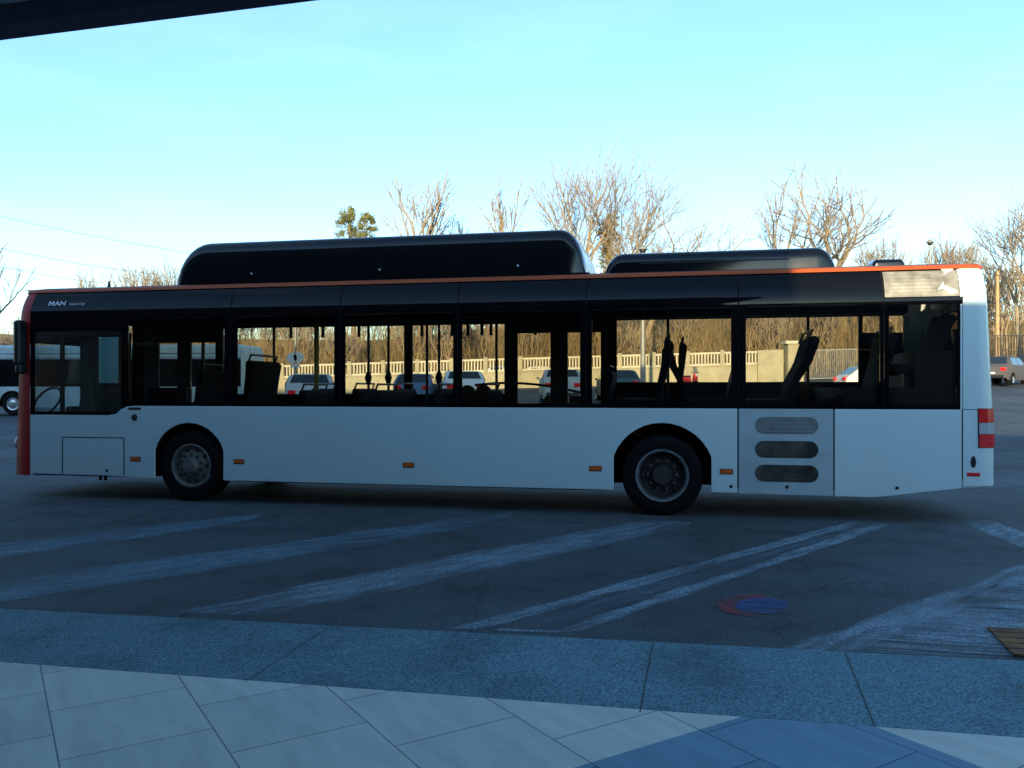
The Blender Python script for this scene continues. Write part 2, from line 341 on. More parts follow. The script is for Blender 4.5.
# joints cut across the kerb band
jm = MB()
for (p, q) in [((845,651),(875,726)), ((653,642),(640,712)), ((332,625),(245,681)), ((20,609),(-110,660)), ((1160,667),(1260,753))]:
    P = flat(*p, .1235); Q = flat(*q, .1235); d = (Q-P).normalized(); s = Vector((-d.y,d.x,0))*.0025
    jm.add([P-s,P+s,Q+s,Q-s], [(0,1,2,3)])
tag(jm.build('kerb_joint', 'seam'), kind='structure')

# ---------------------------------------------------------------- painted markings and one painted sunlit streak
def marking(name, strips, m, label, cat='marking', z=.004, parent=None):
    mb = MB(); uvs = []
    for st in strips:
        P = [flat(px,py,0)+Vector((0,0,z)) for px,py in st]
        if len(P) == 4:
            nu, nv = 14, 4; a,b,c,d = P
            rows = []
            for i in range(nu+1):
                u = i/nu; p, q = a.lerp(d,u), b.lerp(c,u); rows.append([p.lerp(q, k/nv) for k in range(nv+1)]); uvs += [(u,k/nv) for k in range(nv+1)]
            mb.grid(rows)
        else: mb.add(P, [tuple(range(len(P)))]); uvs += [(.5,.5)]*len(P)
    me = bpy.data.meshes.new(name); me.from_pydata(mb.v, [], mb.f); ul = me.uv_layers.new(name='UVMap')
    for lp in me.loops: ul.data[lp.index].uv = uvs[lp.vertex_index]
    me.materials.append(M[m]); o = bpy.data.objects.new(name, me); C.objects.link(o); tag(o, kind='structure'); return o
marking('road_marking_sunstreak', [[(-60,588),(-60,616),(500,525),(520,509)]], 'worn_paint', 'x')
marking('road_marking_sunstreak', [[(154,612),(276,617),(706,525),(650,518)]], 'worn_line', 'x')
marking('road_marking_sunstreak', [[(446,629),(484,631),(866,524),(852,521)]], 'worn_line', 'x', z=.005)
marking('road_marking_sunstreak', [[(550,631),(582,633),(892,526),(876,523)], [(496,629),(496,632),(552,634),(575,632)]], 'worn_line', 'x', z=.006)
marking('road_marking_sunstreak', [[(484,631),(550,632),(874,524),(864,524)]], 'faint_paint', 'x', z=.0045)
marking('road_marking_sunstreak', [[(-60,548),(-60,568),(250,523),(265,513)]], 'worn_paint', 'x')
marking('road_marking_sunstreak', [[(-20,519),(-20,523),(150,504),(150,501)], [(-10,548),(-10,551),(170,512),(165,509)]], 'worn_ochre_sun', 'x', z=.006)
marking('road_marking_sunstreak', [[(775,650),(862,653),(1075,562),(1040,556)]], 'worn_line', 'x')
marking('road_marking_sunstreak', [[(835,652),(1040,662),(1085,640),(960,592)],[(945,600),(1085,640),(1140,600),(1040,560)]], 'worn_hatch', 'x', z=.007)
marking('road_marking_sunstreak', [[(955,521),(1060,564),(1070,550),(985,518)]], 'worn_line', 'x')
marking('road_marking_sunstreak', [[(975,420),(1060,436),(1060,430),(985,418)]], 'worn_ochre_sun', 'x', z=.12)  # no road line: ochre strip paints in a sunlit patch of the lot
# faded round emblem: red crescent with a blue field
def arc(cx, cy, rx, ry, a0, a1, n=20): return [(cx+rx*math.cos(R(a0+(a1-a0)*i/n)), cy+ry*math.sin(R(a0+(a1-a0)*i/n))) for i in range(n+1)]
marking('painted_emblem', [arc(754,606,36,11,75,290)+arc(758,607,24,7,290,75)], 'worn_red', 'x', z=.008)
marking('painted_emblem', [arc(762,607,27,8,0,340)], 'worn_blue', 'x', z=.011)
# rusty drain cover at the kerb
P0 = flat(985,629); P1 = flat(1070,633); P2 = flat(1100,664); P3 = flat(1012,657)
t = MB()
for i in range(2):
    for j in range(5):
        def bl(u,v): return (P0*(1-u)+P1*u)*(1-v)+(P3*(1-u)+P2*u)*v
        u0,u1,v0,v1 = i/2+.02,(i+1)/2-.02, j/5+.015,(j+1)/5-.015
        q = [bl(u0,v0),bl(u1,v0),bl(u1,v1),bl(u0,v1)]
        t.add([(p.x,p.y,.004) for p in q]+[(p.x,p.y,.018) for p in q], [(0,1,2,3),(4,7,6,5),(0,4,5,1),(1,5,6,2),(2,6,7,3),(3,7,4,0)])
o = t.build('drain_cover', 'rust'); tag(o, 'rusty iron drain cover in the asphalt beside the kerb', 'drain cover')

# ---------------------------------------------------------------- station building behind the camera, with its canopy
OX, OY = 1.744, 9.64
ct, st = math.cos(TH), math.sin(TH)
def busw(s, wv, z=0): return Vector((OX+s*ct+wv*st, OY-s*st+wv*ct, z))
bld = empty('station_building', busw(0,-15.5,.121), -TH)
tag(bld, 'low station building with shaded glazed front behind the pavement', 'building')
holes = [(-70+4.2*i, -67+4.2*i, .5, 3.0) for i in range(17)]
holed(-75, 1.48, 0, 10.3, holes, -.4, 0).build('wall', 'render_wall', bld)
for h in holes:
    wn = MB().box(h[0],h[1],-.3,-.27,h[2],h[3]).build('window', 'car_glass', bld)
MB().box(-75.2,1.48,-8,.15,10.3,10.6).build('roof', 'roof_felt', bld)
MB().box(-75,1.4,-8,-7.6,0,10.3).build('wall', 'render_wall', bld)
MB().box(-75,-74.7,-7.6,-.4,0,10.3).build('wall', 'render_wall', bld)
MB().box(1.15,1.48,-7.6,-.41,0,10.29).build('wall', 'render_wall', bld)
wing = empty('shading_annex', busw(1.44,-15.53,.121), -TH)
tag(wing, 'unseen flat roofed annex added beside the station building to shade the bus', 'building')
WH = 2.45 + 15.5*math.tan(SUN_EL) - .121  # unseen annex, added with its height set for the shadow edge on the bus
h2 = [(2+5*i, 4.8+5*i, .6, 2.6) for i in range(6)]
holed(0, 32, 0, WH-.2, h2, -.4, 0).build('wall', 'render_wall', wing)
for h in h2: MB().box(h[0],h[1],-.3,-.27,h[2],h[3]).build('window', 'car_glass', wing)
MB().box(0,32,-7,.0,WH-.2,WH).build('roof', 'roof_felt', wing)
MB().box(31.7,32,-7,-.4,0,WH-.2).build('wall', 'render_wall', wing)
MB().box(0,31.7,-7,-6.7,0,WH-.2).build('wall', 'render_wall', wing)
# canopy: an edge beam and a soffit, seen at the upper left
def up(px, py, z): Y = (z-CAMZ)*F/(HY-py); return Vector(((px-512)/F*Y, Y, z))
E0 = up(0, 41, 4.3); E1 = up(325, 0, 4.3); dE = (E1-E0).normalized(); CA = math.atan2(dE.y, dE.x)
can = empty('canopy', E0, CA)
tag(can, 'dark flat canopy with an edge beam reaching over the pavement', 'canopy')
Lr = (busw(1.55,-4.6)-E0).dot(dE)
MB().box(-22, Lr, -.235, 0, 0, .42).build('edge_beam', 'fascia', can, bevel=.01)
MB().box(-22, Lr, -11.5, -.24, .16, .40).build('soffit', 'soffit', can)
for i in range(9):
    x = -20+2.9*i
    MB().box(x,x+.12,-11.4,-.24,.04,.158).build('rib', 'fascia', can) if x < -6 or x > 4 else None
for x in (-18,-12): MB().tube([(x,-4,-4.18),(x,-4,.15)], .12, 16).build('column', 'fascia', can, smooth=40)

# ================================================================ THE BUS
bus = empty('city_bus', (OX, OY, 0), -TH)
tag(bus, 'white and black city bus with red trim and long black roof pod across the lot', 'bus')
def S(px, wv=0.0):
    r = (px-512)/F; return (r*(OY+wv*ct)-OX-wv*st)/(ct+r*st)
def Z(px, py, wv=0.0):
    s = S(px, wv); Y = OY-s*st+wv*ct; return CAMZ+(HY-py)/F*Y
def part(mb, name, m, parent=bus, **k): return mb.build(name, m, parent, **k)
INS = [(2.44+.0269*k, .15*(k/16*1.12)**2.0) for k in range(17)]
def ins(z):
    if z <= INS[0][0]: return 0
    for (a,b),(c,d) in zip(INS, INS[1:]):
        if z <= c: return b+(d-b)*(z-a)/(c-a)
    return INS[-1][1]
SF, SR = S(30), S(963)          # ends of the flat side
W = 2.5
# --- lower side panels with wheel arches
def archpts(cx, cz, r, z0, n=22, flat_=1.0):
    a0 = math.asin(max(-1,(z0-cz)/r)) if abs(z0-cz) < r else 0
    return [(cx + r*math.cos(math.pi-a0-(math.pi-2*a0)*i/n), cz + r*flat_*math.sin(math.pi-a0-(math.pi-2*a0)*i/n)) for i in range(n+1)]
FW = S(188.5); ZB = .292; ZT = 1.255
sill = Z(70, 415)
fa = [(x, z) for x, z in archpts(FW, .50, .535, .30)]
fa = [(min(max(x,FW-.50),FW+.50),z) for x,z in fa]
ra = [(x, z) for x, z in archpts(0, .49, .595, ZB)]
ra = [(min(max(x,-.56),.56),z) for x,z in ra]
s124, s738, s834 = S(124), S(738), S(834)
outl = [(SF, .325), (S(62)-.0, .32)] + [(S(105),.318)] + fa + [(FW+.52, ZB)] + ra + [(s738-.008, ZB), (s738-.008, ZT), (S(134), ZT), (S(127),ZT-.01), (S(121), ZT-.045), (S(116),sill+.02),(S(108), sill), (SF, sill)]
part(MB().prism(outl, 0, .03), 'side_panel', 'bus_white', bevel=.006)
gpan = [(s738+.008, ZB-.005),(s834-.008, ZB-.01),(s834-.008, ZT),(s738+.008, ZT)]
part(MB().prism(gpan, 0, .03), 'vent_panel', 'bus_grey', bevel=.006)
vent_parent = [o for o in kids(bus) if o.name.startswith('vent_panel')][0]
epan = [(s834+.008, ZB-.01),(S(870), ZB-.012),(S(890),ZB+.008),(S(925),ZB+.06),(SR-.012, .40),(SR-.012, ZT),(s834+.008, ZT)]
part(MB().prism(epan, 0, .03), 'engine_panel', 'bus_white', bevel=.006)
# backing that shows dark in the joints
part(MB().box(.62, SR-.02, .035, .05, .45, 1.2), 'backing', 'seam')
# slots with rounded ends
for (y0,y1,mm) in ((417,434,'grille_dust'),(441,458,'grille_dark'),(465,482,'grille_dark')):
    x0,x1 = S(755),S(818.5); zc = Z(787,(y0+y1)/2); h = (Z(787,y0)-Z(787,y1))/2
    o = [(x0+h+h*math.cos(R(a)), zc+h*math.sin(R(a))) for a in range(90,271,15)]+[(x1-h+h*math.cos(R(a)), zc+h*math.sin(R(a))) for a in range(-90,91,15)]
    fr = part(MB().prism(o, -.004, .0015), 'air_slot', mm, vent_parent)
    bars = MB()
    for k in range(4): zz = zc-h+h*2*(k+.5)/4; d = h-math.sqrt(max(0,h*h-(zz-zc)**2)); bars.box(x0+d+.01, x1-d-.01, -.008, -.0045, zz-.006, zz+.006)
    weld(fr, part(bars, 'x', mm, bus))
# service flap outline, fuel flap, locks
fx0,fx1,fz0,fz1 = S(62.5),S(124),Z(90,473.5),Z(90,437.5)
lin = MB(); tck=.006
lin.box(fx0,fx1,-.003,.001,fz1-tck,fz1+tck); lin.box(fx0-tck,fx0+tck,-.0035,.001,.33,fz1); lin.box(fx1-tck,fx1+tck,-.0035,.001,.33,fz1)
sf = part(MB().box(fx0+.01,fx1-.01,-.002,.001,.327,fz1-.01), 'service_flap', 'bus_white'); part(lin, 'gap', 'seam', sf)
part(MB().lathe([(0,-.012),(.035,-.012),(.045,-.006),(.045,.002)], (S(134.5),0,Z(134,417.5)), 20), 'filler_cap', 'hub_dark')
for px,py in ((107,470.5),(731,486.5),(787,487),(897,488)):
    part(MB().lathe([(0,-.006),(.018,-.006),(.02,.001)], (S(px),0,Z(px,py)), 10), 'lock', 'seam')
for px in (97,102): part(MB().box(S(px)-.012,S(px)+.012,.05,.09,.25,.33), 'bracket', 'plastic_black')
for px,py in ((135.5,459),(239,461.5),(408.5,465),(595.5,468.5),(726.5,471.5)):
    c = (S(px), Z(px,py)); mk = part(MB().box(c[0]-.066,c[0]+.066,-.012,.001,c[1]-.024,c[1]+.024), 'side_marker', 'orange_lens', bevel=.006)
    part(MB().box(c[0]-.074,c[0]+.074,-.005,.001,c[1]-.031,c[1]+.031), 'bezel', 'plastic_black', mk)
c = (S(973.5), Z(973,474.5)); part(MB().box(c[0]-.065,c[0]+.065,-.006,.03,c[1]-.02,c[1]+.02), 'side_marker', 'red_lens', bevel=.005)
# --- underbody
part(MB().box(-8.4,FW-.58,.25,W-.3,.3,.6).box(FW+.58,-.66,.12,W-.12,.27,.6).box(.66,2.5,.15,W-.15,.33,.62).box(-8.4,2.9,.79,W-.79,.29,.85), 'underbody', 'arch')
# wheel boxes
for cx, r, c0 in ((FW,.545,.50),(0,.605,.49)):
    rows = []
    for k in range(17):
        a = math.pi*k/16; rows.append([(cx-r*math.cos(a), .031, c0+r*math.sin(a)), (cx-r*math.cos(a), .75, c0+r*math.sin(a))])
    part(MB().grid(rows), 'wheel_arch', 'arch', solid=.01)
    part(MB().box(cx-r,cx+r,.76,.78,.3,c0+r+.05), 'inner_wall', 'arch')
    rows = [[(x, .02-.004, z) for x,z in archpts(cx, .50 if cx==FW else .49, .535 if cx==FW else .595, .3)]]
# --- wheels
def wheel(cx, yo, front):
    wh = empty('wheel', (cx, yo, .470), 0, bus)
    prof = [(.29,.03),(.305,.0),(.35,-.012),(.42,-.006),(.455,.015),(.470,.045),(.470,.25),(.455,.28),(.38,.29),(.28,.28)]
    part(MB().lathe(prof, n=48), 'tyre', 'rubber', wh, smooth=35)
    if front:
        rim = part(MB().lathe([(.285,.03),(.29,.005),(.275,-.004),(.26,.01),(.245,.05),(.20,.045),(.15,.02),(.115,.01),(.10,-.03),(.085,-.05),(0,-.055)], n=40), 'rim', 'rim_grey', wh, smooth=35)
        hs = MB(); bs = hs
        for k in range(10):
            a = 2*math.pi*k/10; hs.lathe([(0,-.0),(.024,-.0),(.024,.02)], (.212*math.cos(a),.038,.212*math.sin(a)), 10)
            a += .3; bs.lathe([(0,-.035),(.014,-.032),(.016,.01)], (.150*math.cos(a),.015,.150*math.sin(a)), 6)
        rim_holes = part(hs, 'x', 'hub_dark', wh); weld(rim, rim_holes)
    else:
        rim = part(MB().lathe([(.302,.03),(.312,.0),(.304,-.014),(.288,-.012),(.274,.01),(.262,.05)], n=40), 'rim', 'steel', wh, smooth=35)
        hub = part(MB().lathe([(.262,.04),(.255,.12),(.235,.15),(.205,.16),(.14,.14),(.135,.14),(.12,.06),(.105,.045),(0,.04)], n=40), 'hub', 'rim_grey' if False else 'hub_dark', wh, smooth=35)
        hs = MB(); bs = MB()
        for k in range(10):
            a = 2*math.pi*k/10; bs.lathe([(0,.09),(.015,.093),(.017,.15)], (.168*math.cos(a),0,.168*math.sin(a)), 6)
            a += .3; hs.lathe([(0,.134),(.022,.134),(.026,.155)], (.21*math.cos(a),0.006,.21*math.sin(a)), 8)
        weld(hub, part(bs, 'x', 'rim_grey', wh)); weld(hub, part(hs, 'x', 'seam', wh))
    return wh
wheel(FW, .05, True); wheel(0, .03, False)
for cx in (FW, 0):
    wh = empty('wheel', (cx, W-.05, .470), math.pi, bus)
    part(MB().lathe([(.0,.05),(.275,.02),(.30,.0),(.36,-.012),(.42,-.005),(.455,.02),(.470,.05),(.470,.25),(.455,.28),(.38,.29),(.0,.28)], n=32), 'tyre', 'rubber', wh, smooth=35)
# --- near window band
NZ0 = ZT; zs_ = [a for a,b in INS if a < 2.80]
wt = 2.42
near = []
for x0, x1, lo in ((128,224,1.31),(237,334,1.31),(345,453,1.31),(462,580,1.31),(592,731,1.31),(746,880,1.31)):
    near.append((S(x0),S(x1),lo,wt))
rear_win = (S(889),S(958),1.31,Z(920,304))
drv = (S(34),S(121),Z(70,411.5),Z(70,331))
allh = near+[rear_win]
HP = Z(920,297); sG = S(884); sG2 = S(960)
part(holed(S(125), sG-.006, NZ0+.002, 2.81, near, .004, .022, ins, zs_), 'window_band', 'frit', smooth=25)
part(holed(sG+.004, SR-.004, NZ0+.002, HP-.004, [rear_win], .004, .022, ins, zs_), 'window_band', 'frit', smooth=25)
part(holed(SF, S(125)-.001, sill+.002, 2.81, [drv], .004, .022, ins, zs_), 'window_band', 'frit', smooth=25)
for h in near:
    x0,x1,z0,z1 = h
    m = 'bus_glass'
    g_ = MB().grid([[(x0,.012+ins(z),z),(x1,.012+ins(z),z)] for z in (z0,z1)])
    part(g_, 'window', m)
part(MB().grid([[(rear_win[0],.012,z),(rear_win[1],.012,z)] for z in rear_win[2:]]), 'window', 'bus_glass')
dw = part(MB().grid([[(drv[0],.012,z),(drv[1],.012,z)] for z in drv[2:]]), 'driver_window', 'driver_glass')
fr_ = MB()
for px in (61,95.5): fr_.box(S(px)-.028,S(px)+.028,.014,.04,drv[2],drv[3])
fr_.box(S(61),drv[1],.015,.042,Z(90,386.5),Z(90,383.5)); fr_.box(drv[0],drv[1],.013,.045,Z(70,333)-.04,drv[3])
part(fr_, 'frame', 'plastic_black', dw)
part(MB().box(S(98),S(117),.020,.028,Z(105,383),Z(105,337)), 'sliding_pane', 'green_sheen_glass', dw)
# joints between the bonded panes
for px in (230, 339.5, 457.5, 586, 738.5):
    s_ = S(px); part(MB().grid([[(s_-.007,.0025+ins(z),z),(s_+.007,.0025+ins(z),z)] for z in [NZ0+.01]+zs_]), 'pane_joint', 'rubber')
# dusty upper rear grille with a peeled patch
dp = part(MB().grid([[(sG+.01+(sG2-sG-.01)*i/8, .003+ins(z), z) for i in range(9)] for z in (HP+.005,2.55,2.6,2.65,2.7,2.75,2.79)]), 'air_grille', 'dusty_panel')
bars = MB()
for k in range(7):
    z = HP+.02+(2.77-HP)*k/7
    bars.grid([[(S(891),.0+ins(z),z),(S(936),.0+ins(z),z)],[(S(891),-.004+ins(z+.02),z+.02),(S(936),-.004+ins(z+.02),z+.02)]])
part(bars, 'louvre', 'dusty_panel', dp)
pw = [(938,290),(945,281),(947,270),(943,266),(957,266),(958,292),(950,294),(944,288)]
pm = MB(); pm.add([(S(x), -.003+ins(Z(x,y)), Z(x,y)) for x,y in pw], [tuple(range(len(pw)))])
part(pm, 'peeled_patch', 'peeled_white', dp)
for px, w_ in ((883.5,.007),(961.5,.010)): part(MB().grid([[(S(px)-w_,.0015+ins(z),z),(S(px)+w_,.0015+ins(z),z)] for z in (ZT,2.33,2.52,2.62,2.72,2.80)]), 'trim', 'rubber' if px<900 else 'bus_white')
# --- roof and red gutter strip
def plan_front():
    return [(0,0),(-.14,.012),(-.27,.06),(-.36,.16),(-.42,.32),(-.47,.62),(-.50,1.25)]
def plan_rear():
    return [(0,0),(.16,.008),(.28,.04),(.34,.11),(.37,.25),(.38,.6),(.385,1.25)]
def mirror(pl): return pl+[(x, W-y) for x, y in pl[:-1][::-1]]
def kf(z): return 1-.30*max(0,(z-.5))/2.3
def kr(z): return 1-.25*max(0,(z-1.0))/1.85
def caprow(base, pl, z, k, lo=0, hi=None, off=0):
    out = []
    for x, y in mirror(pl)[lo:hi]:
        i = ins(z); yy = i+y*(W-2*i)/W; out.append((base+x*k(z)-off*(1 if x>0 else -1)*-1*0, yy, z))
    return out
NF = len(mirror(plan_front()))
zl = [.30,.36,.5,.8,1.05]; zm = [1.05,1.5,2.0,2.33,2.52]; zu = [2.52,2.57,2.62,2.67,2.72,2.77,2.81]
part(MB().grid([caprow(SF,plan_front(),z,kf) for z in zl]), 'front_mask', 'mask_red', smooth=40)
part(MB().grid([caprow(SF,plan_front(),z,kf,0,3) for z in zm+zu[1:]]), 'front_pillar', 'mask_red', smooth=40)
part(MB().grid([caprow(SF,plan_front(),z,kf,NF-3,NF) for z in zm+zu[1:]]), 'front_pillar', 'frit', smooth=40)
part(MB().grid([caprow(SF,plan_front(),z,kf,2,NF-2) for z in zm]), 'windscreen', 'windscreen_glass', smooth=40)
part(MB().grid([caprow(SF,plan_front(),z,kf,2,NF-2) for z in zu]), 'destination_panel', 'frit', smooth=40)
for y_ in (.35, W-.35):
    part(MB().lathe([(0,0),(.11,0),(.12,.03),(.12,.06)], (0,0,0), 20).warp(lambda x,y,z: (SF-.47+y, y_+x, .72+z)), 'headlight', 'clear_lens')
def rearz(z): return z
part(MB().grid([caprow(SR,plan_rear(),z,kr,0,5) for z in (.43,.6,.9,1.255)]), 'rear_corner', 'bus_white', smooth=40)
part(MB().grid([caprow(SR,plan_rear(),z,kr,0,5) for z in (1.262,1.6,2.0,2.33,2.42,2.48,2.52,2.57,2.62,2.67,2.72,2.77,2.81)]), 'rear_pillar', 'bus_white', smooth=40)
part(MB().grid([caprow(SR,plan_rear(),z,kr,NF-5,NF) for z in (.43,.9,1.4,2.0,2.33,2.52,2.62,2.72,2.81)]), 'rear_corner', 'bus_white', smooth=40)
part(MB().grid([caprow(SR,plan_rear(),z,kr,4,NF-4) for z in (.43,.6,.9,1.3,1.6)]), 'engine_cover', 'bus_white', smooth=40)
part(MB().grid([caprow(SR,plan_rear(),z,kr,4,NF-4) for z in (1.6,2.0,2.33,2.45)]), 'rear_window', 'frit', smooth=40)
part(MB().grid([caprow(SR,plan_rear(),z,kr,4,NF-4) for z in (2.45,2.52,2.62,2.72,2.81)]), 'rear_panel', 'bus_white', smooth=40)
# bumper skirt curving under at the corner
part(MB().grid([[(x-(.0 if k==0 else .05 if k==1 else .12)*(1 if x>SR+.05 else 0), y+(.0 if k==0 else .01 if k==1 else .04), z_) for x,y,z_ in caprow(SR,plan_rear(),.43,kr)] for k,_ in enumerate((0,1,2)) for z_ in [0]] ).warp(lambda x,y,z: (x,y,z)), 'bumper', 'bus_white', smooth=40) if False else None
def bump_row(dz, dx):
    return [(x-dx*max(0,(x-SR)/.3), y+dx*.2, .43-dz-.04*0) for x,y,_ in caprow(SR,plan_rear(),.43,kr)]
part(MB().grid([bump_row(-.002,0),bump_row(.02,.03),bump_row(.03,.09)]), 'rear_bumper', 'bus_white', smooth=40)
# gutter strip follows the near side, both ends and the far side
def strip_row(z, out):
    r = [(SF-.0+x*kf(2.81)-(out if x<-.05 else 0), max(-out,(ins(z)-out)+y*(W-2*ins(z)+2*out)/W), z) for x,y in mirror(plan_front())][::-1]
    q = [(SR+x*kr(2.81)+(out if x>.05 else 0), (ins(z)-out)+y*(W-2*ins(z)+2*out)/W, z) for x,y in mirror(plan_rear())]
    L_ = r+q; return L_+[L_[0]]
part(MB().grid([strip_row(2.805,-.004),strip_row(2.808,.012),strip_row(2.83,.016),strip_row(2.855,.012),strip_row(2.868,-.03)]), 'roof_strip', 'strip_red', smooth=40)
roof_pts = [(.20,2.862),(.32,2.89),(.6,2.925),(1.25,2.945),(1.9,2.925),(2.18,2.89),(2.3,2.862)]
rr = []
for s_, f_ in ((SF-.30,0),(SF-.12,.6),(SF,1),(SR,1),(SR+.12,.6),(SR+.22,0)): rr.append([(s_, y, 2.862+(z-2.862)*f_) for y,z in roof_pts])
part(MB().grid(rr), 'roof', 'roof_felt', smooth=40)
# --- roof pods
def pod(s0, s1, y0, y1, z0, zh, nose_l, nose_r, name, m, pw=5.0):
    rows = []
    st_ = []
    for k in range(9): a = math.pi/2*k/8; st_.append((s0+nose_l*(1-math.cos(a)), math.sin(a)))
    st_ = [(s0,0.0)]+st_[1:]
    en = [(s1-nose_r*(1-math.cos(a)), math.sin(a)) for a in [math.pi/2*k/8 for k in range(8,-1,-1)]]
    for s_, f in st_+en:
        row = []
        hw = (y1-y0)/2*(.90+.10*f); rc = pw; h_ = max(zh*f, 1e-4); rz_ = min(rc, h_)
        left = [(-hw, 0)]+[(-hw+rc*(1-math.cos(R(a))), h_-rz_+rz_*math.sin(R(a))) for a in range(0,91,10)]
        crown = .035*f
        for yy, zz in left+[(0, h_+crown)]+[(-a, b) for a, b in left[::-1]]: row.append((s_, (y0+y1)/2+yy, z0+zz))
        rows.append(row)
    return part(MB().grid(rows), name, m, smooth=50)
tp = pod(S(175,.35), S(574,.35)+.14, .30, 2.2, 2.88, .585, .50, .32, 'gas_tank_cover', 'pod_black', .17)
tp_seams = MB()
for px in (305, 436):
    pass
part(MB().box(S(190,.3),S(590,.3),.27,2.23,2.86,2.90), 'base_rail', 'pod_black', tp)
for px,py in ((252,274),(380,270),(518,266)):
    part(MB().lathe([(0,-.012),(.014,-.008),(.016,.01)], (S(px,.3),.295,Z(px,py,.3)), 8), 'rivet', 'steel', tp)
ap = pod(S(605,.35), S(836,.35), .30, 2.1, 2.88, .255, .22, .22, 'air_conditioner', 'pod_black', .14)
part(MB().box(S(640,.3),S(790,.3),.296,.33,2.985,3.0), 'groove', 'seam', ap)
pod(S(872,.5), S(906,.5), .5, 1.1, 2.89, .10, .06, .06, 'roof_hatch', 'pod_black', .05)
part(MB().tube([(S(109,.6),.6,2.88),(S(109,.6),.6,3.02)], [.03,.008], 8), 'aerial', 'plastic_black')
# --- tail light cluster on the corner
def corner_patch(z0, z1, n0, n1, name, m, off=.006, parent=bus):
    pl = plan_rear(); 
    def at(t):
        i = min(int(t), len(pl)-2); u = t-i; return (pl[i][0]*(1-u)+pl[i+1][0]*u, pl[i][1]*(1-u)+pl[i+1][1]*u)
    rows = []
    for z in (z0, z1):
        row = []
        for k in range(9):
            t = n0+(n1-n0)*k/8; x, y = at(t); row.append((SR+x*kr(z)+off*(t/4), y-off*(1-t/5), z))
        rows.append(row)
    return part(MB().grid(rows), name, m, parent, solid=.006)
zA, zB_, zC, zD = Z(978,409), Z(978,423), Z(978,434), Z(978,447.5)
tl = corner_patch(zD-.006, zA+.006, .95, 4.2, 'tail_light', 'plastic_black', .004)
corner_patch(zB_+.004, zA, 1.0, 4.1, 'lens', 'red_lens', .012, tl); corner_patch(zC, zB_-.0, 1.0, 4.1, 'lens', 'clear_lens', .012, tl); corner_patch(zD, zC-.004, 1.0, 4.1, 'lens', 'red_lens', .012, tl)
part(MB().lathe([(0,-.012),(.022,-.01),(.028,.002)], (0,0,0), 16).warp(lambda x,y,z: (x+S(973.5), y+.002, z*2.3+Z(973,462))), 'keyhole_flap', 'seam')  # dark oval keyhole flap below the tail light
# --- mirror
mir = part(MB().box(-.045,.045,-.10,.10,-.31,.31), 'mirror', 'plastic_black', bevel=.05, loc=(S(20.5,-.08),-.08,Z(20,343,-.08)))
part(MB().tube([(.02,.1,.28),(.12,.18,.36),(.25,.22,.30)], .022, 8), 'mirror_arm', 'plastic_black', mir)
part(MB().box(-.038,.038,-.08,.08,-.10,.03).warp(lambda x,y,z:(x+.01,y,z-.32)), 'wide_angle_mirror', 'plastic_black', mir, bevel=.03)
# --- lettering
def text(body, size, s_, z_, y_, m, name, parent=bus, bold=False, sx=1.0):
    cu = bpy.data.curves.new(name, 'FONT'); cu.body = body; cu.size = size; cu.extrude = .002
    if bold: cu.offset = size*.02
    to = bpy.data.objects.new(name, cu); C.objects.link(to); dg = bpy.context.evaluated_depsgraph_get()
    me = bpy.data.meshes.new_from_object(to.evaluated_get(dg)); bpy.data.objects.remove(to)
    o = bpy.data.objects.new(name, me); C.objects.link(o); me.materials.clear(); me.materials.append(M[m]); o.parent = parent
    o.location = (s_, y_, z_); o.rotation_euler = (R(90),0,0); o.scale = (sx,1,1); return o
tz = Z(47, 305.6)
t1 = text('MAN', .092, S(46.5), tz, ins(tz)-.006, 'silver_letter', 'lettering', bold=True, sx=1.35); t1.rotation_euler = (R(70),0,0)
t1['label'] = 'raised silver letters reading MAN'
t2 = text("Lion's City", .05, S(68), tz+.002, ins(tz)-.006, 'silver_letter', 'lettering', sx=1.1); t2.rotation_euler = (R(70),0,0)
t2['label'] = "small silver letters reading Lion's City"
text('NAMT', .06, S(128.5), Z(128,409.6), -.004, 'hub_dark', 'lettering', bold=True, sx=1.25) if False else part(MB().box(S(128.5),S(141),-.004,.001,Z(134,409.8),Z(134,407.4)), 'badge', 'hub_dark')
# --- far side wall with windows and doors
def fs(px): return S(px, W)
fw = [(fs(224),fs(336),1.40,2.49),(fs(342),fs(405),1.40,2.49),(fs(413),fs(505),1.40,2.49),
      (fs(617),fs(734),1.58,2.49),(fs(741),fs(858),1.58,2.49),(fs(862),fs(879),2.26,2.49),(fs(887),fs(909),2.26,2.49)]
doors = [(fs(160),fs(179),.42,2.24),(fs(192),fs(203),.42,2.24),(fs(205),fs(217),.42,2.24),(fs(518),fs(551),.42,2.32),(fs(568),fs(601),.42,2.32)]
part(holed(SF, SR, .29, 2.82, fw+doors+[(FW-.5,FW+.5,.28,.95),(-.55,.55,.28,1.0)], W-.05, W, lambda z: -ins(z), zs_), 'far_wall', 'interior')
for a in fw: part(MB().grid([[(a[0],W-.02-ins(z),z),(a[1],W-.02-ins(z),z)] for z in (a[2],2.33 if a[3]>2.33 else a[2]+.02,a[3])]), 'window', 'far_glass')
for a in doors:
    d_ = part(MB().box(a[0],a[1],W-.035,W-.02,a[2],a[3]), 'door', 'far_glass'); part(MB().box(a[0],a[1],W-.06,W-.036,1.1,1.14), 'handle', 'pole_dark', d_)
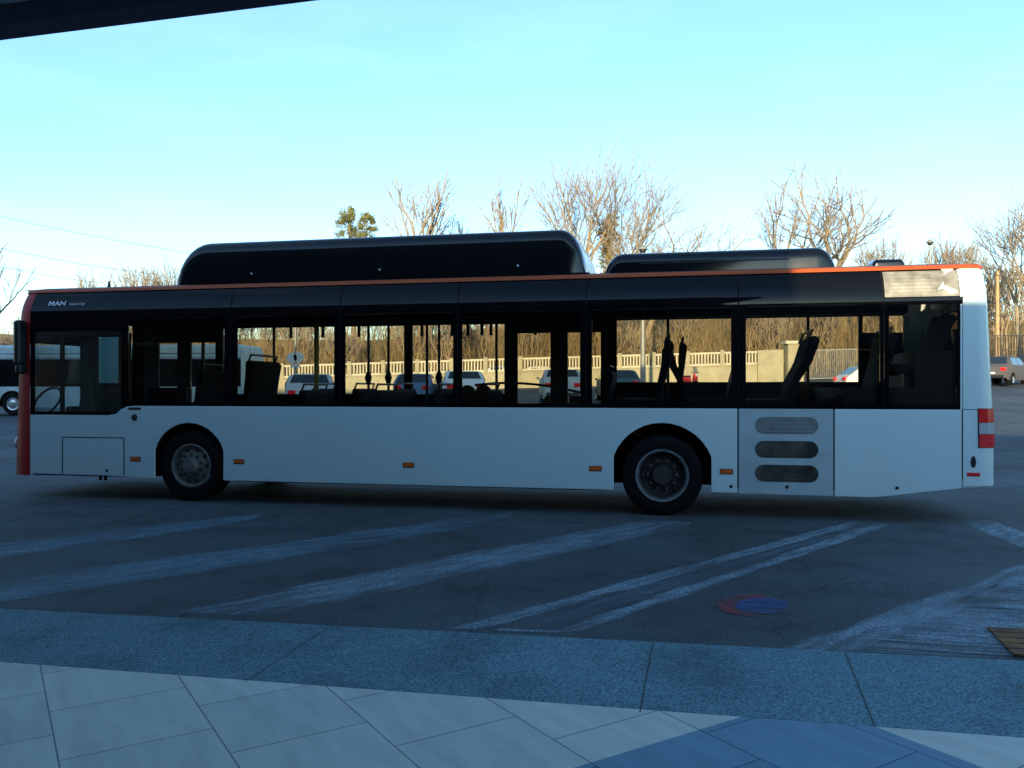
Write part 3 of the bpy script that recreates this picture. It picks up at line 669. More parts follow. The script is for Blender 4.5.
# --- interior
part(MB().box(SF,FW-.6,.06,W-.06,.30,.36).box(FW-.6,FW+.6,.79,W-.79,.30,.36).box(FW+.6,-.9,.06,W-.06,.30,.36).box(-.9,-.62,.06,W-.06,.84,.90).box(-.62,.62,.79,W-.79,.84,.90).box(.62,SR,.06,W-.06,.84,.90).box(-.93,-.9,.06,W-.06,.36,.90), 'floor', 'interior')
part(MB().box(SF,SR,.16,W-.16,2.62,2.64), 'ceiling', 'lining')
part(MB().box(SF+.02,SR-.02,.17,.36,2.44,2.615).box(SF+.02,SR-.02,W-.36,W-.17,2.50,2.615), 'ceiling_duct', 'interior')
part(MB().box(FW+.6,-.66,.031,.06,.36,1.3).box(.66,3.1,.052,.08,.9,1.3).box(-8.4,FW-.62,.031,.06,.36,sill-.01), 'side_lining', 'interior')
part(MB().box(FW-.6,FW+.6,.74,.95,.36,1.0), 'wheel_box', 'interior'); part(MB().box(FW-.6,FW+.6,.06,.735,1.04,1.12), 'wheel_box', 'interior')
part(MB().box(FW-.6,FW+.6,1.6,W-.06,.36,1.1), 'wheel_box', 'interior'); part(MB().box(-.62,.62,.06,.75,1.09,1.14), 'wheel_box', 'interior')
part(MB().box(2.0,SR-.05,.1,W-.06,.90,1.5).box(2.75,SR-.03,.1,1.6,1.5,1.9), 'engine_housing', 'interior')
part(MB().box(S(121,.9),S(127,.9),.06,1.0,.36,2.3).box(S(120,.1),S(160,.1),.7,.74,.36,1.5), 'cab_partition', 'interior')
part(MB().box(SF-.28,SF-.24,.2,W-.3,2.13,2.6), 'sun_visor', 'interior')
def seat(s_, y_, zf, lean=.10, h=1.12, w_=.42, n=1, rz=0):
    e = empty('passenger_seat', (s_, y_, zf), rz, bus)
    prof = [(-.02,.40),(.02,.44),(.05,.62),(.05+lean*.6,.90),(.04+lean,h),(.10+lean,h+.01),(.15+lean,h-.04),(.13+lean*.7,.88),(.12,.60),(.10,.40)]
    part(MB().prism(prof, 0.01, w_*n-.01), 'backrest', 'seat_cloth', e, bevel=.02)
    part(MB().box(-.42,.02,.01,w_*n-.01,.36,.46), 'cushion', 'seat_cloth', e, bevel=.03)
    part(MB().box(-.25,-.15,w_*n/2-.04,w_*n/2+.04,0,.36), 'pedestal', 'pole_dark', e)
    part(MB().tube([(.06+lean*.8,.06,h-.04),(.10+lean*.9,.06,h+.08),(.10+lean*.9,w_*n-.06,h+.08),(.06+lean*.8,w_*n-.06,h-.04)], .014, 6), 'grab_handle', 'pole_dark', e)
seat(S(252,.5), .15, .75, .05, 1.10, n=2)            # over the front wheel
seat(S(205,.5), .15, .75, .05, .98, n=2)
for px, wv in ((300,.4),(372,.4),(432,.4),(478,.4)): seat(S(px,wv), .12, .36, .07, 1.10, n=2)
for px, wv in ((312,1.9),(352,1.9),(392,1.9),(436,1.9)): seat(S(px,wv), 1.62, .36, .07, 1.12, n=2)
seat(S(653,.4), .12, .90, .10, 1.16, n=2); seat(S(672,1.2), 1.62, .90, .05, 1.20, n=2); seat(S(690,1.2), 2.40, .90, .20, 1.18, n=2, rz=math.pi); seat(S(655,1.9), 1.62, .90, .06, 1.12, n=1); seat(S(782,.4), .12, .90, .24, 1.18, n=2); seat(S(600,1.9), 1.62, .60, .06, 1.12, n=2)
seat(S(725,1.9), 1.62, .90, .12, 1.14, n=2); seat(S(868,.4), .12, .95, .12, 1.14, n=2)
for px in (925,938): seat(S(px,.4), .12 if px==925 else .9, 1.3, .12, 1.0, n=1)
# driver's place
seat(S(88,.7), .45, .70, .05, 1.0, n=1)
part(MB().tube([(S(50,.6)+.12*math.sin(a), .55+.23*math.cos(a), 1.30+.2*math.sin(a)) for a in [2*math.pi*k/20 for k in range(21)]], .018, 6), 'steering_wheel', 'plastic_black')
part(MB().box(SF-.25,SF+.35,.15,W-.3,.9,1.12).box(SF+.3,SF+.4,.3,1.1,1.1,1.24), 'dashboard', 'interior', bevel=.03)
# stanchions, rails, hanging straps
for px, wv, mm in ((274,1.3,'pole_dark'),(316.5,.9,'stanchion'),(368.5,1.3,'pole_dark'),(388.5,1.3,'pole_dark'),(427,1.3,'pole_dark'),(439,1.3,'pole_dark'),(496.5,1.3,'pole_dark'),(668,.95,'pole_dark'),(808,1.5,'pole_dark')):
    s_ = S(px,wv); zf = .36 if s_ < -.9 else .9
    r_ = .024 if mm=='stanchion' else .019
    p_ = part(MB().tube([(s_,wv,zf),(s_,wv,2.62)], r_ if mm!='stanchion' else .034, 10), 'stanchion', mm, smooth=40)
    if px in (368.5,388.5,439): part(MB().tube([(s_,wv,1.55),(s_,wv-.01,1.64),(s_,wv,1.72)], [.03,.055,.03], 8), 'stop_button', 'pole_dark', p_)
for wv in (.75,1.75): part(MB().tube([(-7.4,wv,2.42),(-1.0,wv,2.42)], .017, 8), 'handrail', 'pole_dark', smooth=40)
for px in (291,323,359,422,452,468,482,491,535): 
    s_ = S(px,.75); part(MB().box(s_-.018,s_+.018,.74,.76,2.18,2.42), 'hanging_strap', 'plastic_black')
part(MB().tube([(S(475,.9)+.03*i*3.5, .9, 1.30+.26*math.sin(math.pi*(.35+.5*i/14))) for i in range(15)], .016, 6), 'handrail', 'pole_dark')
for px in (468, 484): part(MB().tube([(S(px,1.0),.96,1.45-0.03),(S(px,1.0),1.0,1.45-.03)], .115, 18), 'wheelchair_rest', 'plastic_black')

# ================================================================ second bus, far left
def far_bus(px0, px1, Y):
    P = on((px0+px1)/2, Y); a = 0.0
    e = empty('parked_bus', P, R(-4)); tag(e, 'white bus with pale roof panel parked at far left behind the city bus', 'bus')
    L = (px1-px0)/F*Y; x0, x1 = -L/2, L/2
    wheels = [x0+2.7, x1-3.2]; wheels = [(8-(px0+px1)/2)/F*Y, (8-(px0+px1)/2)/F*Y+5.9]
    wh = MB().box(x0,x1,0,2.5,.32,.321)
    ol = [(x0,.32)]
    for c_ in wheels: ol += archpts(c_, .46, .56, .32)
    ol += [(x1,.32),(x1,1.18),(x0,1.18)]
    part(MB().prism(ol, 0, .05), 'side_panel', 'bus_grey', e)
    part(MB().prism([(x0,.32),(x1,.32),(x1,1.18),(x0,1.18)], 2.45, 2.5), 'side_panel', 'bus_grey', e)
    part(MB().box(x0,x1,.02,2.48,1.18,2.28), 'window_band', 'frit', e)
    rm = part(MB().box(x0,x1,0,2.5,2.28,2.90), 'roof', 'bus_grey', e, bevel=.12)
    part(MB().box(x0+1,x1-1,-.012,.0,2.52,2.545), 'roof_rail', 'plastic_black', rm)
    part(MB().box(x1-.02,x1+.06,.05,2.45,.35,2.7), 'rear_panel', 'bus_grey', e, bevel=.04); part(MB().box(x0-.06,x0+.02,.05,2.45,.35,2.7), 'front_panel', 'frit', e, bevel=.04)
    for c_ in wheels:
        w1 = empty('wheel', (c_,.06,.48), 0, e)
        part(MB().lathe([(.27,.0),(.36,-.02),(.46,0),(.48,.05),(.48,.28),(.3,.28)], n=28), 'tyre', 'rubber', w1, smooth=40)
        part(MB().lathe([(.28,.01),(.25,.02),(.2,.03),(.12,.0),(0,-.01)], n=28), 'rim', 'steel', w1, smooth=40)
    part(MB().box(x0+.3,x1-.3,.3,2.2,.35,.6), 'underbody', 'arch', e)
far_bus(-62, 244, 34)

# ================================================================ cars
def paint(name, col, metal=.3): return mat(name, col, .5, metal=0, coat=.0, spec=.22)
paint('paint_silver', (.50,.50,.50)); paint('paint_white', (.72,.72,.70), 0); paint('paint_green', (.06,.13,.12)); paint('paint_blue', (.10,.16,.26)); paint('paint_gold', (.085,.08,.08)); paint('paint_dark', (.03,.035,.05)); paint('paint_red', (.45,.03,.03), 0)
SHAPES = {
 'hatch': (4.1, 1.76, [(0,.55),(.05,.82),(.9,.98),(1.15,1.02),(1.85,1.45),(2.4,1.50),(3.3,1.46),(3.85,1.05),(4.02,.9),(4.1,.55)]),
 'van':   (4.3, 1.82, [(0,.6),(.05,.95),(.7,1.12),(.95,1.16),(1.65,1.52),(2.4,1.60),(3.8,1.56),(4.15,1.2),(4.27,.95),(4.3,.6)]),
 'suv':   (4.5, 1.88, [(0,.6),(.05,.95),(1.0,1.08),(1.25,1.12),(1.95,1.58),(2.6,1.66),(3.7,1.60),(4.3,1.14),(4.45,.98),(4.5,.6)]),
}
def make_car(name, shape, pm, loc, rotz, label, cat='car', group=None):
    L, Wd, top = SHAPES[shape]; hw = Wd/2
    e = empty(name, loc, rotz); tag(e, label, cat, group)
    belt = top[3][1]; roofz = max(z for _, z in top)
    def hwz(z, x):
        f = 1 if z <= belt else 1-.22*(z-belt)/(roofz-belt)
        t = min(1, min(x, L-x)/.35); return hw*f*(.86+.14*t)
    rows = []
    for x, zt in top:
        zb = .28 if .1 < x < L-.1 else .40
        zz = [zb, min(.55,zt), min(belt-.08, zt), min(belt,zt), zt-(.05 if zt > belt+.1 else 0), zt]
        left = [(x-L/2, -hwz(z,x)*(.96 if i==0 else 1), z) for i, z in enumerate(zz[:-1])]+[(x-L/2,-hwz(zt,x)*.86, zt)]
        rows.append(left+[(a,-b,c) for a,b,c in left[::-1]])
    mb = MB().grid(rows); n = len(rows[0]); mb.f.append(tuple(range(n))); mb.f.append(tuple((len(rows)-1)*n+i for i in range(n)))
    body = part(mb, 'body', pm, e, smooth=35)
    def line(i, j, t, y, dz=0.0, off=.012):
        (xa,za),(xb,zb) = top[i], top[j]; x = xa+(xb-xa)*t; z = za+(zb-za)*t; return (x-L/2, y*hwz(z,x)*.80, z+off)
    part(MB().grid([[line(3,4,.1,-1),line(3,4,.1,1)],[line(3,4,.95,-.98),line(3,4,.95,.98)]]), 'windscreen', 'car_glass', e, solid=.01)
    part(MB().grid([[line(6,7,.08,-1),line(6,7,.08,1)],[line(6,7,.9,-1.08),line(6,7,.9,1.08)]]), 'rear_window', 'car_glass', e, solid=.01)
    xw = [(top[3][0]+.42, top[4][0]+.10, 2.62*L/4.3), (2.70*L/4.3, 2.70*L/4.3, top[6][0]+.12)]
    for sg in (-1,1):
        for k,(xb0, xt0, x1_) in enumerate(xw):
            z0, z1 = belt+.02, roofz-.12; x1t = x1_-(.12 if k else 0)
            q = [(xb0,z0),(x1_+(.06 if k else 0),z0),(x1t,z1),(xt0,z1)]
            mbq = MB().add([(x-L/2, sg*(hwz(z,L/2)+.006), z) for x,z in q], [(0,1,2,3)]); part(mbq, 'side_window', 'car_glass', e)
        part(MB().box(-.06,.06,-.05,.05,-.05,.05).warp(lambda x,y,z:(x+top[3][0]+.45-L/2,sg*(hw+.08)+y,z+belt+.05)), 'wing_mirror', pm, e, bevel=.02)
        for ax in (.78, L-.80):
            wh_ = empty('wheel', (ax-L/2, sg*(hw-.19), .32), 0 if sg<0 else math.pi, e)
            part(MB().lathe([(.0,.2),(.2,.2),(.3,.18),(.32,.14),(.32,-.14),(.30,-.19),(.21,-.20)], n=24), 'tyre', 'rubber', wh_, smooth=40)
            part(MB().lathe([(.21,-.198),(.19,-.18),(.12,-.175),(.05,-.19),(0,-.192)], n=16), 'rim', 'steel', wh_, smooth=40)
            ar = MB().grid([[(ax-L/2-.38*math.cos(math.pi*k/14), sg*(hw+.003), .32+.38*math.sin(math.pi*k/14)),(ax-L/2-.30*math.cos(math.pi*k/14), sg*(hw+.003), .32+.30*math.sin(math.pi*k/14))] for k in range(15)]); part(ar, 'wheel_arch', 'arch', e)
        for x_, nm, mm, zc in ((.03,'headlight','clear_lens',.74),(L-.045,'tail_light','red_lens',.88)):
            part(MB().box(-.05,.05,-.14,.14,-.09,.09).warp(lambda x,y,z:(x+x_-L/2,y+sg*(hw-.28),z+zc)), nm, mm, e, bevel=.02)
    part(MB().box(L/2-.06,L/2+.015,-hw*.8,hw*.8,.38,.56), 'bumper', 'plastic_black', e, bevel=.03)
    part(MB().box(L/2-.05,L/2+.012,-.26,.26,.62,.73), 'number_plate', 'sign_white', e)
    return e
UP = R(-90)   # body x axis (front = -x) turned so that the rear faces the camera
def car(px, Y, rot, **k): return make_car(loc=on(px,Y), rotz=rot, **k)
car(312, 32.5, UP+R(11), name='parked_car', shape='van', pm='paint_silver', label='silver hatchback parked in front of the road sign, seen through the bus windows', group='cars parked beyond the bus')
car(417, 38, UP, name='parked_car', shape='hatch', pm='paint_blue', label='dark blue hatchback parked right of the silver one beyond the bus', group='cars parked beyond the bus')
car(461, 37, UP+R(8), name='parked_car', shape='van', pm='paint_white', label='tall white people carrier parked beyond the bus, with red tail lights', group='cars parked beyond the bus', cat='car')
car(560, 38, UP, name='parked_car', shape='van', pm='paint_silver', label='silver people carrier parked behind the middle doors of the bus', group='cars parked beyond the bus')
car(617, 40, UP, name='parked_car', shape='hatch', pm='paint_green', label='dark green hatchback parked beyond the bus near the lamp post', group='cars parked beyond the bus')
car(881, 40, R(180), name='parked_car', shape='hatch', pm='paint_white', label='white car with red tail light in front of the barred gate', group='cars parked beyond the bus')
car(1003, 48, UP-R(47), name='parked_car', shape='suv', pm='paint_gold', label='grey brown sport utility car parked right of the bus', group='cars parked right of the bus')
car(1033, 54, UP-R(40), name='parked_car', shape='hatch', pm='paint_dark', label='dark blue car at the right edge beyond the grey brown one', group='cars parked right of the bus')
car(497, 64.5, R(0), name='parked_car', shape='van', pm='paint_white', label='white van behind the railings, left of the two', group='white vans behind the railings', cat='van')
car(556-24, 66, R(0), name='parked_car', shape='hatch', pm='paint_white', label='white car behind the railings, right of the white van', group='white vans behind the railings')

# motor scooter
sc = empty('motor_scooter', on(690, 51), R(-60)); tag(sc, 'red and black motor scooter parked by the concrete wall', 'scooter')
for x in (-.62,.62):
    w_ = empty('wheel', (x,0,.25), 0, sc); part(MB().lathe([(.15,-.05),(.23,-.05),(.25,0),(.23,.05),(.15,.05),(.15,-.05)], n=20), 'tyre', 'rubber', w_); part(MB().lathe([(0,-.03),(.15,-.04),(.15,.04),(0,.03)], n=16), 'rim', 'steel', w_)
part(MB().prism([(-.85,.45),(-.8,.72),(-.1,.78),(.0,.40),(.3,.36),(.42,.95),(.55,.98),(.55,.5),(.35,.24),(-.1,.24),(-.4,.3)], -.16, .16), 'body', 'paint_red', sc, bevel=.04)
part(MB().box(-.82,-.08,-.15,.15,.74,.86), 'seat', 'plastic_black', sc, bevel=.04); part(MB().box(-1.02,-.72,-.18,.18,.88,1.2), 'top_box', 'plastic_black', sc, bevel=.05)
part(MB().tube([(.46,-.34,1.06),(.42,0,1.0),(.46,.34,1.06)], .02, 6), 'handlebar', 'plastic_black', sc)
part(MB().grid([[(.52,-.2,1.0),(.52,.2,1.0)],[(.42,-.17,1.38),(.42,.17,1.38)]]), 'windshield', 'far_glass', sc, solid=.006)
part(MB().box(.54,.62,-.07,.07,.8,.94), 'headlight', 'clear_lens', sc, bevel=.02)

# ================================================================ fence, gate and poles
def fence(p0, p1, Y0, Y1, label):
    a = on(p0,Y0); b = on(p1,Y1); n = max(1, round((b-a).length/2.55)); e = empty('concrete_fence', a); tag(e, label, 'fence')
    WHt, RH = 1.15, 1.05
    wall = MB(); cop = MB(); rl = None
    for i in range(n):
        p = a.lerp(b, i/n); q = a.lerp(b, (i+1)/n); p.z = gz(p.x,p.y); q.z = gz(q.x,q.y); p -= a; q -= a
        d = (q-p); d.z = 0; d.normalize(); s = Vector((-d.y,d.x,0))
        def seg(mb, p, q, z0, z1, th):
            mb.add([p-s*th+Vector((0,0,z0)),q-s*th+Vector((0,0,z0)),q+s*th+Vector((0,0,z0)),p+s*th+Vector((0,0,z0)),
                    p-s*th+Vector((0,0,z1)),q-s*th+Vector((0,0,z1)),q+s*th+Vector((0,0,z1)),p+s*th+Vector((0,0,z1))],
                   [(0,1,2,3),(4,7,6,5),(0,4,5,1),(1,5,6,2),(2,6,7,3),(3,7,4,0)])
        seg(wall, p, q, -.3, WHt, .10); seg(wall, p, q, WHt, WHt+.07, .15)
        r = MB(); seg(r, p, q, WHt+.10, WHt+.24, .06); seg(r, p, q, WHt+RH-.13, WHt+RH, .07)
        m = 11
        for k in range(m):
            c = p.lerp(q, (k+.5)/m); seg(r, c-d*.045, c+d*.045, WHt+.24, WHt+RH-.13, .05)
        part(r, 'railing_panel', 'concrete_pale', e)
        po = MB(); seg(po, p-d*.14, p+d*.14, WHt+.07, WHt+RH+.12, .14); part(po, 'post', 'concrete', e)
    part(wall, 'wall', 'concrete', e)
    return e
fence(150, 520, 62, 60.5, 'pale concrete fence of upright balusters on a low wall, left stretch')
fence(520.4, 757, 60.5, 58.5, 'pale concrete fence of upright balusters on a low wall, stretch by the lamp post')
def solid_wall(p0,p1,Y,h,label):
    a = on(p0,Y); b = on(p1,Y); e = MB()
    e.add([(a.x,a.y-.12,a.z-.3),(b.x,b.y-.12,b.z-.3),(b.x,b.y+.12,b.z-.3),(a.x,a.y+.12,a.z-.3),(a.x,a.y-.12,a.z+h),(b.x,b.y-.12,b.z+h),(b.x,b.y+.12,b.z+h),(a.x,a.y+.12,a.z+h)],
          [(0,1,2,3),(4,7,6,5),(0,4,5,1),(1,5,6,2),(2,6,7,3),(3,7,4,0)])
    o = e.build('boundary_wall', 'concrete'); tag(o, label, 'wall'); return o
solid_wall(757.4, 783, 58.4, 2.25, 'plain solid concrete wall between the baluster fence and gate pier')
pr = empty('gate_pier', on(794,58.2)); tag(pr, 'square concrete gate pier with a flat cap', 'gate pier')
part(MB().box(-.55,.55,-.45,.45,-.3,2.6), 'shaft', 'concrete', pr, bevel=.03); part(MB().box(-.75,.75,-.6,.6,2.6,2.82), 'cap', 'concrete_pale', pr, bevel=.03)
def gate(p0,p1,Y,h,label,m,step=.14,name='metal_gate',cat='gate'):
    a = on(p0,Y); b = on(p1,Y); b2 = b-a; e = empty(name, a); tag(e, label, cat); L = b2.x
    fr = MB().box(0,L,-.03,.03,.12,.18).box(0,L,-.03,.03,h-.1,h-.04).box(0,.08,-.04,.04,0,h).box(L-.08,L,-.04,.04,0,h)
    slope = lambda x,y,z: (x,y,z+b2.z*x/L)
    part(fr.warp(slope), 'frame', m, e)
    br = MB(); n = int(L/step)
    for i in range(1,n): br.box(L*i/n-.022,L*i/n+.022,-.02,.02,.18,h)
    part(br.warp(slope), 'bars', m, e)
gate(808, 880, 58.2, 2.2, 'pale metal gate of upright bars beside the concrete pier', 'galv')
gate(884, 1100, 60, 2.9, 'dark metal railing fence beyond the parked cars at right', 'pole_dark', .2, 'metal_fence', 'fence')
# sign on a post (seen from behind)
sg = empty('road_sign', on(295.5, 44)); tag(sg, 'pale round road signs side by side on a grey post behind the silver hatchback', 'road sign')
part(MB().tube([(0,0,0),(0,0,5.2)], .06, 10), 'post', 'galv', sg, smooth=40)
zc = CAMZ+(HY-358)/F*44 - gz(on(295.5,44).x,44)
for dx, dz in ((-.17,.0),(.19,.03)): part(MB().lathe([(0,-.09),(.27,-.09),(.28,-.07),(0,-.07)], (dx,0,zc+dz), 20), 'sign_plate', 'sign_white', sg)
part(MB().box(-.25,.25,-.1,-.07,zc-.5,zc-.32), 'sign_plate', 'sign_white', sg)
def lamp_post(px, Y, ytop, label, r=.09):
    b = on(px,Y); H = CAMZ+(HY-ytop)/F*Y - b.z; e = empty('street_lamp', b); tag(e, label, 'street lamp', 'street lamps beyond the bus')
    part(MB().tube([(0,0,0),(0,0,1.2),(0,0,H-.4)], [r*1.3,r*1.2,r*.7], 12), 'post', 'galv', e, smooth=40)
    part(MB().tube([(0,0,H-.4),(0,0,H-.32),(0,0,H-.2)], [.08,.18,.2], 14), 'lamp_bowl', 'plastic_black', e, smooth=30)
    part(MB().tube([(0,0,H-.2),(0,0,H-.1),(0,0,H+.05)], [.27,.24,.05], 14), 'lamp_cap', 'galv', e, smooth=30)
lamp_post(643, 47, 246, 'tall grey street lamp rising behind the gap between the roof pods', .13)
lamp_post(930, 62, 240, 'street lamp whose head shows above the rear end of the bus', .1)
o = MB().tube([(0,0,0),(0,0,7.6)], [.15,.11], 10).build('timber_pole', 'wood_pole', smooth=40, loc=on(997.5,61)); tag(o, 'bare sunlit timber pole behind the cars right of the bus', 'pole')
def cable(p, q, sag, label):
    mb = MB(); pts = [p.lerp(q, t/20)-Vector((0,0,sag*4*(t/20)*(1-t/20))) for t in range(21)]; mb.tube([x-pts[0] for x in pts], .013, 5)
    o = mb.build('overhead_cable', 'seam', loc=pts[0]); tag(o, label, 'cable', 'overhead cables')
def sp(px,py,Y): return Vector(((px-512)/F*Y, Y, CAMZ+(HY-py)/F*Y))
cable(sp(-300,140,40), sp(210,256,64), .5, 'highest thin overhead cable crossing the sky at left')
cable(sp(-200,198,45), sp(160,275,66), .5, 'middle thin overhead cable crossing the sky at left')
cable(sp(-200,212,46), sp(100,283,66), .5, 'lowest thin overhead cable crossing the sky at left')

# ================================================================ woodland
hx = [-260+10*i for i in range(53)]; hrows = []
rnd = random.Random(3)
for y, h in ((64,-.1),(68,.3),(76,2.0),(88,4.6),(102,7.2),(120,9.0),(150,9.5),(220,8.0)):
    hrows.append([(x, y+ .03*abs(x), gz(x,min(y,60))+h*(1+.12*math.sin(x*.045)+.06*math.sin(x*.13+y))) for x in hx])
o = MB().grid(hrows).build('hillside', 'leaf_litter', smooth=60); tag(o, kind='structure')
def hz(x, y):
    y = y-.03*abs(x); t = [(64,-.1),(68,.3),(76,2.0),(88,4.6),(102,7.2),(120,9.0),(150,9.5),(220,8.0)]
    h = -.1
    for (a,b),(c,d) in zip(t,t[1:]):
        if a <= y <= c: h = b+(d-b)*(y-a)/(c-a)
    if y > 220: h = 8
    return gz(x,min(y,60))+h*(1+.12*math.sin(x*.045)+.06*math.sin(x*.13+y)) if y > 64 else gz(x,y)

def bare_tree(H, spread, seed, stems=1, trunk_r=None, clear=.3, lean=0, maxd=7, dens=1.0, up=.12):
    """limb mesh and twig mesh of a leafless tree whose limbs fork again and again"""
    rn = random.Random(seed); limbs, twigs = MB(), MB(); r0 = trunk_r or H*.0165
    def bend(d, j): return (d+Vector((rn.gauss(0,j),rn.gauss(0,j),rn.gauss(0,j*.5)+up))).normalized()
    def turn(d, ang, az):
        ax = d.cross(Vector((math.cos(az),math.sin(az),.2))).normalized(); return (Matrix.Rotation(ang, 3, ax) @ d).normalized()
    def fork(p, d, L, r, dep):
        n = 3 if dep < 4 else 2; pts = [p.copy()]; c = p.copy(); dd = d.copy(); re = r*(.86 if dep else .78)
        for i in range(n): dd = bend(dd, .09 if dep else .03); c = c+dd*(L/n); pts.append(c.copy())
        rad = [r+(re-r)*i/n for i in range(n+1)]
        (limbs if dep < 3 else twigs).tube(pts, rad, 7 if dep == 0 else (5 if dep < 3 else 3), cap=False)
        if dep >= maxd: return
        az0 = rn.uniform(0,6.28); k = 2 if rn.random() < .62/dens or dep > 4 else 3
        if dep == 0: k = 3 + (rn.random() < .5)
        for i in range(k):
            main = i == 0 and dep > 0
            ang = R(rn.uniform(6,16) if main else rn.uniform(20,42))*spread
            f = rn.uniform(.86,.98) if main else rn.uniform(.62,.88)
            fork(c, turn(dd, ang, az0+6.283*i/k+rn.gauss(0,.3)), (L if dep else H*(1-clear)/4.3)*f, max((.013 if dep > 4 else .026), re*(.90 if main else rn.uniform(.58,.74))), dep+1)
        for i in range(1):      # side shoots along the limb
            if dep == 0 or rn.random() > .75*dens: continue
            m = rn.uniform(.2,.9); q = p.lerp(c, m)
            fork(q, turn(dd, R(rn.uniform(35,65)), rn.uniform(0,6.28)), L*rn.uniform(.4,.65), max(.012, r*.30), max(dep+2, maxd-2))
    for s_ in range(stems):
        az = 2*math.pi*s_/stems+seed; tilt = R(0 if stems == 1 else rn.uniform(5,13)*spread)
        d0 = Vector((math.sin(tilt)*math.cos(az)+lean, math.sin(tilt)*math.sin(az), math.cos(tilt))).normalized()
        fork(Vector((.25*math.cos(az)*(stems>1), .25*math.sin(az)*(stems>1), -.4)), d0, H*clear, r0*(1 if stems == 1 else .75), 0)
    mxz = max(v[2] for v in twigs.v+limbs.v); k = H/mxz
    for m_ in (limbs, twigs): m_.v = [(x*k, y*k, z*k) for x, y, z in m_.v]
    return limbs, twigs
def place_tree(px, Y, ytop, label, name='bare_tree', bark='bark', group=None, **kw):
    X = (px-512)/F*Y; z = hz(X, Y); H = CAMZ+(HY-ytop)/F*Y - z
    e = empty(name, (X, Y, z)); tag(e, label, 'tree', group)
    l, t_ = bare_tree(H, **kw); l.build('trunk', bark, e); t_.build('crown', 'twig', e); return e
place_tree(425, 76, 164, 'slender bare tree standing alone above the long roof pod', spread=.75, seed=12, clear=.50, dens=.8, maxd=6, up=.05)
place_tree(503, 80, 178, 'slender forked bare tree left of the large bare tree', spread=.5, seed=6, stems=1, clear=.5, dens=.8, maxd=6, up=.06)
place_tree(592, 72, 141, 'tallest bare tree, many upright sunlit stems behind the end of the roof pod', bark='bark_pale', spread=.95, seed=21, stems=3, clear=.42, dens=.85, maxd=7, up=.05)
place_tree(632, 70, 178, 'wide bare tree with long limbs reaching right beside the tallest one', bark='bark_pale', spread=1.35, seed=8, stems=2, clear=.36, dens=.95, maxd=7, lean=.26, up=.02, trunk_r=.36)
place_tree(828, 70, 150, 'broad bare tree with spreading crown above the air conditioner pod', spread=1.35, seed=14, stems=1, clear=.42, dens=1.15, up=.05, lean=.06, trunk_r=.36)
place_tree(781, 72, 180, 'smaller upright bare tree just left of the broad spreading one', spread=.8, seed=31, stems=1, clear=.42, dens=.9, maxd=7, up=.05)
place_tree(1022, 60, 176, 'bare tree at the right edge, behind the timber pole', spread=1.0, seed=17, stems=2, clear=.38, dens=.9, maxd=7, up=.06)
place_tree(-2, 66, 230, 'thin bare tree at the left edge of the picture', spread=1.0, seed=19, clear=.4, dens=.7, maxd=6)
place_tree(84, 90, 262, 'faint small bare tree between the left edge and the bushy one', spread=.6, seed=23, clear=.4, dens=.7, maxd=6)
place_tree(160, 74, 251, 'bushy rounded bare tree left of the roof pod', spread=1.15, seed=29, stems=5, clear=.3, dens=.9, maxd=6)
place_tree(466, 84, 214, 'low thin bare tree between the two slender ones', spread=.8, seed=37, clear=.4, dens=.8, maxd=6)
place_tree(738, 84, 236, 'low faint bare tree left of the air conditioner pod end', spread=1.0, seed=39, stems=2, clear=.3, dens=.6, maxd=6)
place_tree(885, 84, 224, 'low bare tree right of the broad one above the rear of the bus', spread=1.0, seed=41, stems=3, clear=.35, dens=.9, maxd=6)
place_tree(950, 82, 222, 'low bare tree above the rear corner of the bus', spread=1.0, seed=43, stems=3, clear=.35, dens=.9, maxd=6)
place_tree(984, 74, 240, 'bushy bare tree just right of the rear corner of the bus', spread=1.0, seed=47, stems=3, clear=.3, dens=.9, maxd=6)
# the wood behind the fence: copies of a few prototypes
protos = []
WL = 'bare winter tree in the brown wood behind the fence'
rn = random.Random(77); spots = []
for i in range(95):
    px = -60+1130*(i+rn.random())/95; Y = rn.choice((67,71,75,80,86,92))+rn.uniform(-2,2); spots.append((px,Y))
for k in range(5):
    l, t_ = bare_tree(9.5, .8, 100+k, stems=(1,2,3,2,4)[k], clear=.34, dens=.8, maxd=5, trunk_r=.10)
    e = empty('woodland_tree', (0,0,0)); tag(e, WL, 'tree', 'bare trees of the wood behind the fence')
    l.build('trunk', 'bark_pale', e); t_.build('crown', 'bark' if k%2 else 'twig', e); protos.append(e)
for i, (px,Y) in enumerate(spots):
    o = protos[i] if i < 5 else copy_tree(protos[i%5])
    X = (px-512)/F*Y; o.location = (X, Y, hz(X,Y)); o.rotation_euler.z = rn.uniform(0,6.28)
    s_ = rn.uniform(.6,.95)*(.75 if px < 400 else .8)*(1.25 if px > 985 else 1); o.scale = (s_,s_,s_*rn.uniform(.95,1.15))
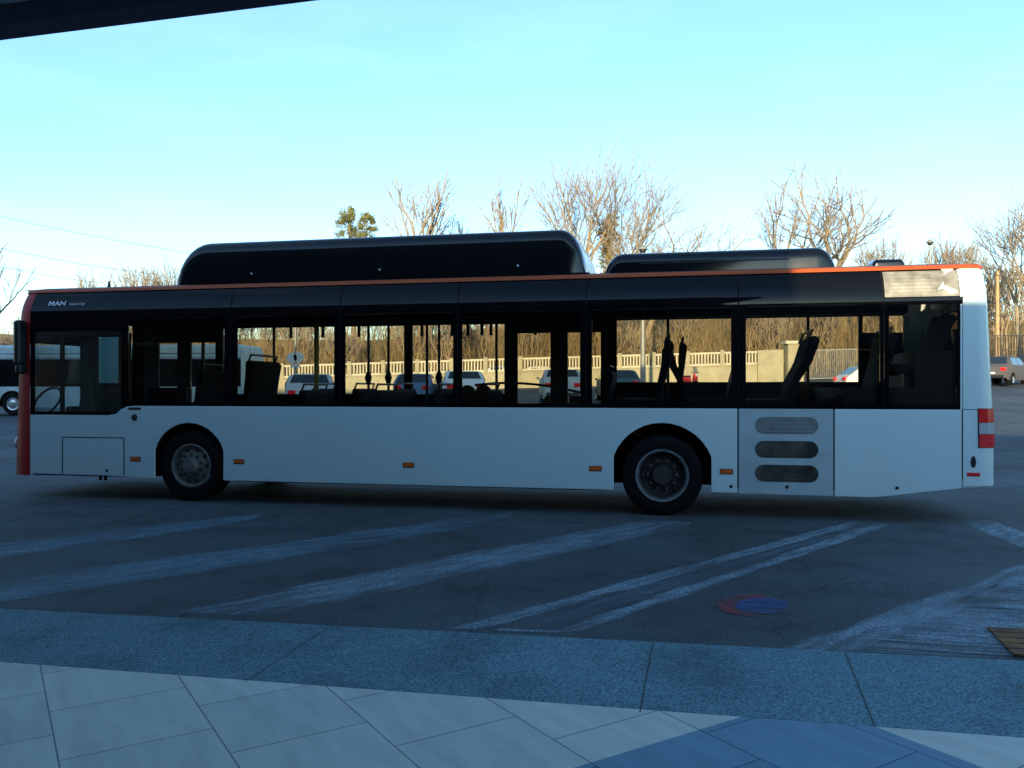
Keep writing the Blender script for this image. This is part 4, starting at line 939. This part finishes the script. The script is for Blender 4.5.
# thicket: nobody could count it
th = MB(); rn = random.Random(9)
for i in range(9000):
    px = rn.uniform(-140,1150); Y = 65+abs(rn.gauss(0,14)); X = (px-512)/F*Y; z = hz(X,Y); H = rn.uniform(1.5,5.5); lx, ly = rn.gauss(0,.16)*H, rn.gauss(0,.16)*H
    m1 = (X+lx*.35,Y+ly*.3,z+H*.5); th.tube([(X,Y,z-.1),m1,(X+lx,Y+ly,z+H)], [.035,.022,.006], 3, cap=False)
    for b_ in range(2):
        t = rn.uniform(.3,.8); q = (X+lx*t,Y+ly*t,z+H*t); th.tube([q,(q[0]+rn.gauss(0,.5),q[1]+rn.gauss(0,.4),q[2]+rn.uniform(.3,1.3))], [.014,.005], 3, cap=False)
o = th.build('undergrowth', 'brush'); tag(o, 'tangled brown winter undergrowth between the trees', 'undergrowth', kind='stuff')
# evergreens
def leafcloud(centres, n, size, seed):
    r_ = random.Random(seed); mb = MB()
    for c, rad in centres:
        for i in range(n):
            v = Vector((r_.gauss(0,1),r_.gauss(0,1),r_.gauss(0,.8))); v = v.normalized()*rad*r_.uniform(.3,1.05); p = Vector(c)+v
            a = Vector((r_.gauss(0,1),r_.gauss(0,1),r_.gauss(0,1))).normalized(); b = a.orthogonal().normalized(); s = size*r_.uniform(.6,1.4)
            mb.add([p-a*s*.5-b*s*.35, p+a*s*.5-b*s*.2, p+a*s*.6+b*s*.3, p-a*s*.4+b*s*.35], [(0,1,2,3)])
    return mb
def pine(px, Y, ytop, label):
    X = (px-512)/F*Y; z = hz(X,Y); H = CAMZ+(HY-ytop)/F*Y - z; e = empty('pine_tree', (X,Y,z)); tag(e, label, 'tree'); r_ = random.Random(int(px))
    tr = MB().tube([(0,0,-.3),(.1,0,H*.5),(-.4,0,H*.96)], [.28,.2,.05], 7); cs = []
    tr.tube([(.1,0,H*.5),(1.0,.1,H*.75),(1.25,0,H*.93)], [.15,.1,.04], 6)
    for k in range(130):
        t = r_.uniform(.5,1); side = r_.random() < .4
        ax = 1.25 if side else -.45
        sp_ = (1-t)*5.0+.35; a = r_.uniform(0,6.28); q = (ax+sp_*.75*math.cos(a), sp_*math.sin(a), H*(t if not side else t*.975)-.3*r_.random())
        tr.tube([(ax*.8,0,q[2]-.6),q], [.04,.015], 4); cs.append((q, r_.uniform(.2,.6)))
    tr.build('trunk', 'bark', e); leafcloud(cs, 130, .11, 4).build('crown', 'needles', e)
pine(353, 72, 206, 'small golden green pine tree showing above the long roof pod')
X = (608-512)/F*73; e = empty('ivy_clad_tree', (X,73,hz(X,73))); tag(e, 'tree trunk thickly wrapped in golden ivy below the tallest bare tree', 'tree')
H = CAMZ+(HY-214)/F*73-hz(X,73)
MB().tube([(0,0,-.3),(.1,0,H*.5),(0,0,H)], [.3,.25,.12], 8).build('trunk', 'bark', e)
r_ = random.Random(5); leafcloud([((r_.gauss(0,.28),r_.gauss(0,.28),H*(.25+.72*k/42)), r_.uniform(.5,1.0)) for k in range(43)], 120, .17, 6).build('crown', 'ivy', e)
